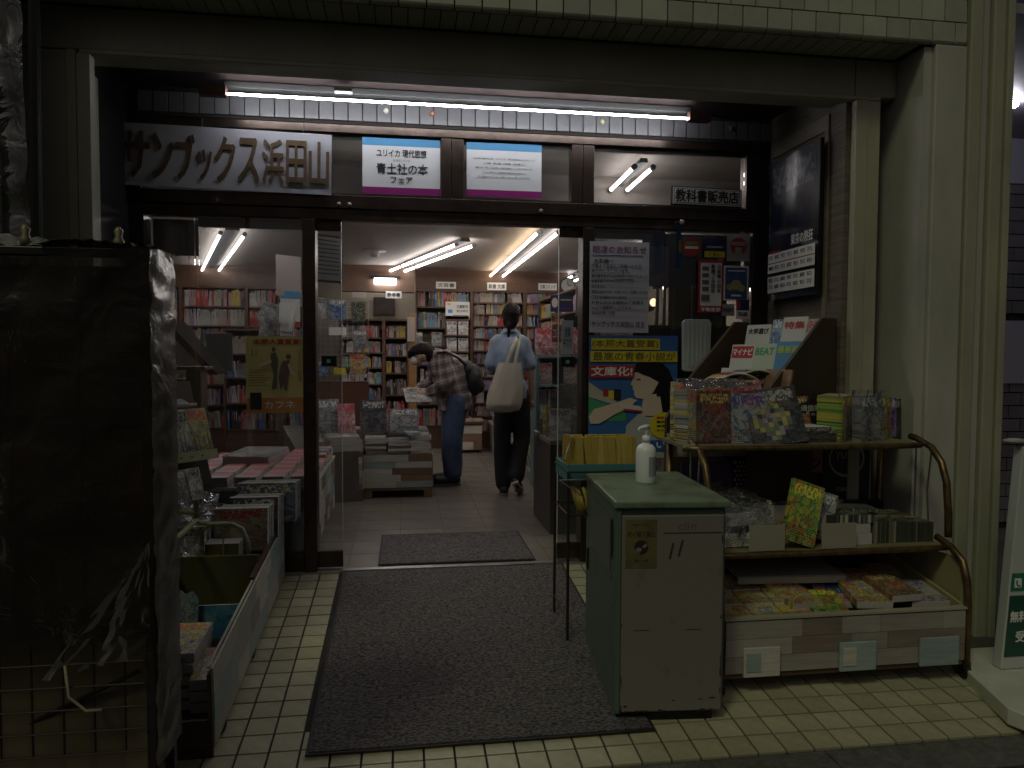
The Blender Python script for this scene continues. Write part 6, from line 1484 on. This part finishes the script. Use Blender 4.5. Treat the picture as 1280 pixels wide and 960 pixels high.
def hand(b, w, d, side, s=1.0, curl=.5, thumbdir=None):
    """five fingers growing from a palm; w wrist, d pointing direction, side palm width direction"""
    w = Vector(w); d = Vector(d).normalized(); side = Vector(side); side = (side - d * side.dot(d)).normalized(); n = d.cross(side)
    b.cap(w, w + d * .05 * s, .024 * s, .027 * s); 
    for i, L_ in enumerate((.068, .078, .072, .058)):
        o = side * ((i - 1.5) * .0195 * s); p0 = w + d * .055 * s + o * .9; b.cap(w + d * .02 * s + o * .6, p0, .015 * s, .0125 * s, 8)
        p1 = p0 + (d + n * .25 * curl).normalized() * L_ * .5 * s; p2 = p1 + (d + n * 1.2 * curl).normalized() * L_ * .5 * s
        b.cap(p0, p1, .0105 * s, .0095 * s, 8); b.cap(p1, p2, .0095 * s, .008 * s, 8)
    t0 = w + d * .02 * s - side * .022 * s; t1 = t0 + (d * .7 - side * .8 + n * .4).normalized() * .035 * s; b.cap(t0, t1, .014 * s, .011 * s, 8); b.cap(t1, t1 + (d + n * .5).normalized() * .03 * s, .011 * s, .009 * s, 8)
sk_m = mat('skin', (.46, .29, .21), .5, var=.05, vs=6)
hair_m = mat('black_hair', (.010, .007, .006), .6, spec=.2, bump=.35, bs=90, stretch=(1, 1, .12))

# --- standing woman, seen from behind, facing right and away
W = thing('person', 'person in light blue shirt and black trousers with a cream tote bag, walking away', 'person', (.925, 6.30, .004))
b = MB()
HD = Vector((-.005, .01, 1.545))
b.ell(tuple(HD + Vector((0, 0, .025))), (.074, .092, .098)); b.ell(tuple(HD + Vector((.012, .010, -.04))), (.055, .070, .062))      # skull and jaw
b.cap((-.02, -.005, 1.36), (-.008, 0, 1.49), .052, .048)                       # neck
b.cap(tuple(HD + Vector((.062, .055, .0))), tuple(HD + Vector((.078, .070, -.018))), .010, .012, 8)    # nose
b.ell(tuple(HD + Vector((.066, .055, -.048))), (.012, .012, .008)); b.ell(tuple(HD + Vector((.058, .050, -.078))), (.020, .020, .016))   # lips, chin
b.ell(tuple(HD + Vector((.070, -.018, -.005))), (.008, .016, .028)); b.ell(tuple(HD + Vector((-.074, -.005, -.005))), (.008, .016, .028))   # ears
b.cap((-.02, 0, 1.15), (-.02, 0, 1.30), .095, .085); b.cap((-.09, 0, 1.32), (.07, 0, 1.32), .045, .045)
b.ell((-.01, .005, .90), (.12, .09, .12)); b.cap((-.015, 0, .95), (-.02, 0, 1.18), .09, .095)
# legs: left planted, right pushed back with heel lifted
b.cap((-.075, .0, .86), (-.085, .02, .46), .085, .055); b.cap((-.085, .02, .46), (-.075, .0, .09), .055, .036)
b.cap((.07, .0, .86), (.10, .02, .48), .085, .055); b.cap((.10, .02, .48), (.03, -.09, .14), .055, .036)
b.cap((-.075, -.02, .05), (-.060, .13, .035), .038, .032); b.cap((.03, -.10, .12), (.09, .0, .035), .034, .03)
# right arm hangs; left arm holds the strap at the front
b.cap((.14, .0, 1.33), (.185, -.01, 1.07), .046, .036); b.cap((.185, -.01, 1.07), (.205, .04, .84), .034, .023); hand(b, (.205, .045, .83), (.0, .08, -1), (0, 1, .05), .95, -.5)
b.cap((-.17, .0, 1.33), (-.20, .03, 1.08), .046, .036); b.cap((-.20, .03, 1.08), (-.10, .20, 1.05), .034, .023); hand(b, (-.10, .20, 1.05), (1, .15, .15), (0, .2, 1), .95, .8)
solid('body', b, sk_m, W, .0085, 3)
b = MB(); b.ell(tuple(HD + Vector((-.004, -.012, .040))), (.088, .100, .100)); b.ell(tuple(HD + Vector((-.012, -.045, -.02))), (.072, .060, .085)); b.ell(tuple(HD + Vector((.015, .035, .075))), (.066, .070, .055))
b.cap(tuple(HD + Vector((-.02, -.055, -.03))), tuple(HD + Vector((-.03, -.085, -.075))), .046, .030); b.cap(tuple(HD + Vector((-.03, -.09, -.07))), tuple(HD + Vector((-.035, -.085, -.16))), .024, .012); b.cap(tuple(HD + Vector((.045, -.03, .02))), tuple(HD + Vector((.060, -.03, -.03))), .022, .012)
solid('hair', b, hair_m, W, .009, 3, .004, 30)
shirt = mat('light_blue_shirt', (.26, .33, .44), .75, var=.08, vs=8, bump=.15, bs=120)
b = MB()
b.cap((-.02, 0, .95), (-.02, 0, 1.20), .138, .140, 16); b.ell((-.015, -.0, 1.24), (.168, .128, .165)); b.cap((-.12, 0, 1.335), (.09, 0, 1.335), .066, .066); b.box(-.165, .13, -.118, .118, .845, 1.0)
b.cap((.115, 0, 1.33), (.175, -.005, 1.14), .058, .066); b.cap((-.145, 0, 1.33), (-.195, .01, 1.14), .058, .066)
b.cap((-.045, -.005, 1.405), (.02, .0, 1.405), .058, .058)
o = solid('shirt', b, shirt, W, .012, 4, .008, 9, 3)
b = MB(); b.tube([(-.085, -.02, 1.405), (-.05, -.062, 1.425), (.01, -.062, 1.425), (.055, -.02, 1.41), (.05, .03, 1.39)], .016, 8); solid('collar', b, shirt, W, .006, 2)
trs = mat('black_trousers', (.012, .012, .014), .8)
b = MB()
b.ell((-.005, .0, .92), (.155, .118, .13)); b.cap((-.07, 0, .85), (-.085, .02, .46), .102, .082); b.cap((-.085, .02, .46), (-.075, 0, .10), .082, .078)
b.cap((.075, 0, .85), (.11, .02, .48), .102, .082); b.cap((.11, .02, .48), (.04, -.08, .17), .082, .074)
solid('trousers', b, trs, W, .012, 4, .008, 8, 5)
sole = mat('pale_sole', (.42, .40, .37), .6); blackshoe = mat('black_shoe', (.015, .015, .016), .5)
b = MB(); b.cap((-.072, -.04, .045), (-.055, .14, .040), .046, .042); b.cap((.025, -.115, .130), (.09, .02, .045), .042, .040); solid('shoes', b, blackshoe, W, .007, 3)
for nm, p0, p1, up in (('shoe_sole', (-.074, -.06, .012), (-.052, .17, .012), (0, 0, 1)), ('shoe_sole', (.015, -.158, .125), (.105, .035, .008), (.25, -.35, -.9))):
    p0 = Vector(p0); p1 = Vector(p1); d = (p1 - p0); L_ = d.length; d.normalize(); upv = Vector(up); sd_ = d.cross(upv).normalized(); upv = sd_.cross(d)
    M_ = Matrix((( sd_.x, d.x, upv.x, p0.x), (sd_.y, d.y, upv.y, p0.y), (sd_.z, d.z, upv.z, p0.z), (0, 0, 0, 1)))
    out = [(-.032, 0), (-.026, L_ * .35), (-.042, L_ * .72), (-.02, L_), (.025, L_), (.045, L_ * .7), (.028, L_ * .35), (.034, 0), (.015, -.012), (-.015, -.012)]
    MB().prism(out, -.010, .012, 'Z', T=M_).build(nm, sole, W, bevel=.004)
W.scale = (.92, .95, 1.0)
# tote bag (plain)
canvas = mat('cream_canvas', (.50, .47, .38), .85, var=.05, vs=6, bump=.15, bs=160)
tg = thing('tote_bag', 'plain cream canvas tote bag hanging from the shoulder of the standing person', 'bag', (.83, 6.13, .74), R(-6))
vs = []; fs = []; nu, nv = 22, 20
for s in (0, 1):
    for j in range(nv + 1):
        v = j / nv; wv = .165 - .070 * v ** 1.6 - (.03 * (1 - v) ** 8); cx = .055 * v
        for i in range(nu + 1):
            u = i / nu * 2 - 1; bul = (1 - abs(u) ** 3) * (.032 + .05 * (1 - v) * min(1, v * 6 + .15))
            vs.append((cx + u * wv, (-bul if s == 0 else bul * .5) + .006 * nz3(u, v, s, 4), .015 * abs(u) ** 2 * (1 - v) + v * .42))
for s in (0, 1):
    for j in range(nv):
        for i in range(nu): q = s * (nu + 1) * (nv + 1) + j * (nu + 1) + i; fs.append((q, q + 1, q + nu + 2, q + nu + 1))
K = (nu + 1) * (nv + 1)
for i in range(nu): fs.append((i, i + 1, K + i + 1, K + i))
for j in range(nv): fs.append((j * (nu + 1), (j + 1) * (nu + 1), K + (j + 1) * (nu + 1), K + j * (nu + 1))); fs.append((j * (nu + 1) + nu, (j + 1) * (nu + 1) + nu, K + (j + 1) * (nu + 1) + nu, K + j * (nu + 1) + nu))
MB().add(vs, fs).build('bag_body', canvas, tg, True)
def strap(pts, w, name='strap'):
    pts = [Vector(p) for p in pts]; vs = []; fs = []
    for k, p in enumerate(pts):
        d = (pts[min(k + 1, len(pts) - 1)] - pts[max(k - 1, 0)]).normalized(); s = d.cross(Vector((0, 1, 0))).normalized(); 
        for q in (-1, 1): vs.append(p + s * w / 2 * q)
        for q in (1, -1): vs.append(p + s * w / 2 * q + Vector((0, .006, 0)))
    for k in range(len(pts) - 1):
        for q in range(4): fs.append((k * 4 + q, k * 4 + (q + 1) % 4, k * 4 + 4 + (q + 1) % 4, k * 4 + 4 + q))
    return MB().add(vs, fs).build(name, canvas, tg, True)
strap([(.03, -.012, .40), (.06, -.01, .50), (.095, .02, .58), (.125, .09, .635), (.13, .16, .645), (.13, .24, .62), (.11, .30, .52)], .034); strap([(.10, .0, .40), (.115, .015, .50), (.13, .05, .59), (.14, .13, .64), (.145, .20, .64), (.14, .28, .58)], .030)

# --- bending man, facing left
Mn = thing('person', 'person in plaid shirt, face mask and blue jeans bending over the magazine table', 'person', (.42, 6.88, .004))
b = MB()
HM = Vector((-.245, .0, 1.215))
b.cap((.03, 0, .88), (-.01, 0, 1.08), .10, .11); b.cap((-.01, 0, 1.06), (-.10, 0, 1.18), .105, .08); b.cap((-.12, 0, 1.19), (-.21, 0, 1.215), .055, .05)
b.ell(tuple(HM + Vector((-.012, 0, .018))), (.098, .078, .088)); b.ell(tuple(HM + Vector((-.055, 0, -.045))), (.056, .052, .055))
b.cap(tuple(HM + Vector((-.095, 0, -.020))), tuple(HM + Vector((-.110, 0, -.048))), .011, .013, 8); b.ell(tuple(HM + Vector((.0, -.078, -.012))), (.016, .009, .026)); b.ell(tuple(HM + Vector((.0, .078, -.012))), (.016, .009, .026))
for s in (-1, 1):
    b.cap((.05, s * .09, .86), (.02, s * .10, .46), .09, .06); b.cap((.02, s * .10, .46), (.03, s * .09, .09), .058, .04); b.cap((.03, s * .09, .05), (-.11, s * .09, .035), .04, .032)
b.cap((-.05, -.17, 1.18), (-.06, -.21, .93), .052, .040); b.cap((-.06, -.21, .93), (-.23, -.15, .86), .038, .026); hand(b, (-.235, -.15, .86), (-1, .1, .02), (0, .3, 1), 1.0, .6)
b.cap((-.07, .17, 1.18), (-.14, .20, .95), .052, .040); b.cap((-.14, .20, .95), (-.33, .12, .88), .038, .026); hand(b, (-.335, .12, .88), (-1, -.1, -.1), (0, -.3, 1), 1.0, .6)
solid('body', b, sk_m, Mn, .0085, 3)
b = MB(); b.ell(tuple(HM + Vector((.005, 0, .040))), (.112, .092, .082)); b.ell(tuple(HM + Vector((.055, 0, .005))), (.062, .082, .072)); b.ell(tuple(HM + Vector((-.075, 0, .035))), (.055, .078, .055)); b.cap(tuple(HM + Vector((-.12, 0, .02))), tuple(HM + Vector((-.13, 0, -.015))), .03, .018)
solid('hair', b, hair_m, Mn, .009, 3, .006, 28)
b = MB(); b.ell(tuple(HM + Vector((-.078, 0, -.050))), (.042, .056, .046)); solid('face_mask', b, mat('white_mask', (.60, .60, .60), .7), Mn, .006, 2)
MB().tube([HM + Vector((-.065, -.052, -.035)), HM + Vector((-.03, -.076, -.02)), HM + Vector((.002, -.088, .0))], .0025, 6).build('mask_loop', mat('white_mask'), Mn)
def plaid_mat():
    m = mat('plaid_cotton', (.2, .16, .15), .8, bump=.1, bs=120); nt = m.node_tree; N = nt.nodes; L = nt.links
    tc = N.new('ShaderNodeTexCoord'); mp = N.new('ShaderNodeMapping'); mp.inputs['Rotation'].default_value = (0, R(14), R(25)); L.new(tc.outputs['Object'], mp.inputs[0])
    sp = N.new('ShaderNodeSeparateXYZ'); L.new(mp.outputs[0], sp.inputs[0]); prev = None
    def line(ax, f, th, ph=0.):
        a = N.new('ShaderNodeMath'); a.operation = 'MULTIPLY'; a.inputs[1].default_value = f; L.new(sp.outputs[ax], a.inputs[0])
        a2 = N.new('ShaderNodeMath'); a2.operation = 'ADD'; a2.inputs[1].default_value = ph + 10; L.new(a.outputs[0], a2.inputs[0])
        c = N.new('ShaderNodeMath'); c.operation = 'FRACT'; L.new(a2.outputs[0], c.inputs[0])
        d = N.new('ShaderNodeMath'); d.operation = 'LESS_THAN'; d.inputs[1].default_value = th; L.new(c.outputs[0], d.inputs[0]); return d.outputs[0]
    cur = (.24, .19, .175, 1)
    for ax, f, th, ph, c, k in ((0, 11, .42, 0, (.07, .05, .06), .6), (2, 11, .42, 0, (.07, .05, .06), .6), (0, 11, .08, .3, (.5, .45, .42), .5), (2, 11, .08, .3, (.5, .45, .42), .5), (2, 11, .05, .75, (.03, .02, .03), .6), (0, 11, .05, .75, (.03, .02, .03), .6)):
        fac = line(ax, f, th, ph); mk = N.new('ShaderNodeMath'); mk.operation = 'MULTIPLY'; mk.inputs[1].default_value = k; L.new(fac, mk.inputs[0])
        mx = N.new('ShaderNodeMix'); mx.data_type = 'RGBA'; L.new(mk.outputs[0], mx.inputs[0])
        if prev is None: mx.inputs[6].default_value = cur
        else: L.new(prev, mx.inputs[6])
        mx.inputs[7].default_value = rgb(c); prev = mx.outputs[2]
    L.new(prev, N['Principled BSDF'].inputs['Base Color']); return m
pl_m = plaid_mat()
b = MB()
b.cap((.05, 0, .83), (.01, 0, 1.02), .180, .180, 16); b.box(-.10, .20, -.15, .15, .70, .86); b.ell((-.03, 0, 1.10), (.175, .19, .15)); b.cap((-.02, 0, 1.08), (-.12, 0, 1.20), .14, .085, 16)
b.cap((-.05, -.15, 1.19), (-.065, -.215, .95), .082, .068); b.cap((-.065, -.215, .95), (-.17, -.17, .885), .064, .055); b.cap((-.07, .15, 1.19), (-.14, .205, .97), .082, .068); b.cap((-.14, .205, .97), (-.26, .15, .91), .062, .052)
solid('plaid_shirt', b, pl_m, Mn, .012, 4, .014, 9, 11)
jean = mat('blue_denim', (.055, .085, .16), .85, var=.3, vs=7, bump=.15, bs=150)
b = MB(); b.ell((.045, 0, .84), (.155, .165, .15))
for s in (-1, 1): b.cap((.055, s * .08, .80), (.02, s * .095, .45), .115, .10); b.cap((.02, s * .095, .45), (.03, s * .09, .12), .10, .088)
solid('jeans', b, jean, Mn, .012, 4, .010, 10, 7)
b = MB()
for s in (-1, 1): b.cap((.05, s * .09, .05), (-.12, s * .09, .042), .052, .044)
solid('shoes', b, blackshoe, Mn, .007, 3)
for s in (-1, 1): MB().prism([(.10, s * .09 - .04), (.10, s * .09 + .04), (-.12, s * .09 + .046), (-.165, s * .09 + .02), (-.165, s * .09 - .02), (-.12, s * .09 - .046)], .0, .018, 'Z').build('shoe_sole', mat('brown_sole', (.10, .09, .08), .6), Mn, bevel=.004)
bg = thing('shoulder_bag', 'black soft bag hanging behind the back of the bending person', 'bag', (.42, 6.88, 0))
b = MB(); b.ell((.22, -.04, .985), (.085, .12, .155)); b.ell((.165, -.04, 1.08), (.07, .10, .10)); b.cap((.27, -.04, .93), (.25, -.04, 1.03), .07, .05)
solid('bag_body', b, mat('black_nylon', (.012, .012, .013), .6), bg, .012, 4, .008, 12, 2)
MB().tube([(.14, -.13, 1.13), (.06, -.21, 1.20), (-.05, -.24, 1.25), (-.12, -.16, 1.24)], .012, 8).build('strap', mat('black_nylon'), bg, True)

# ------------------------------------------------------------------ tidy up
bpy.data.scenes.remove(side)
for o in list(bpy.data.objects):
    if o.users_scene == () : bpy.data.objects.remove(o)
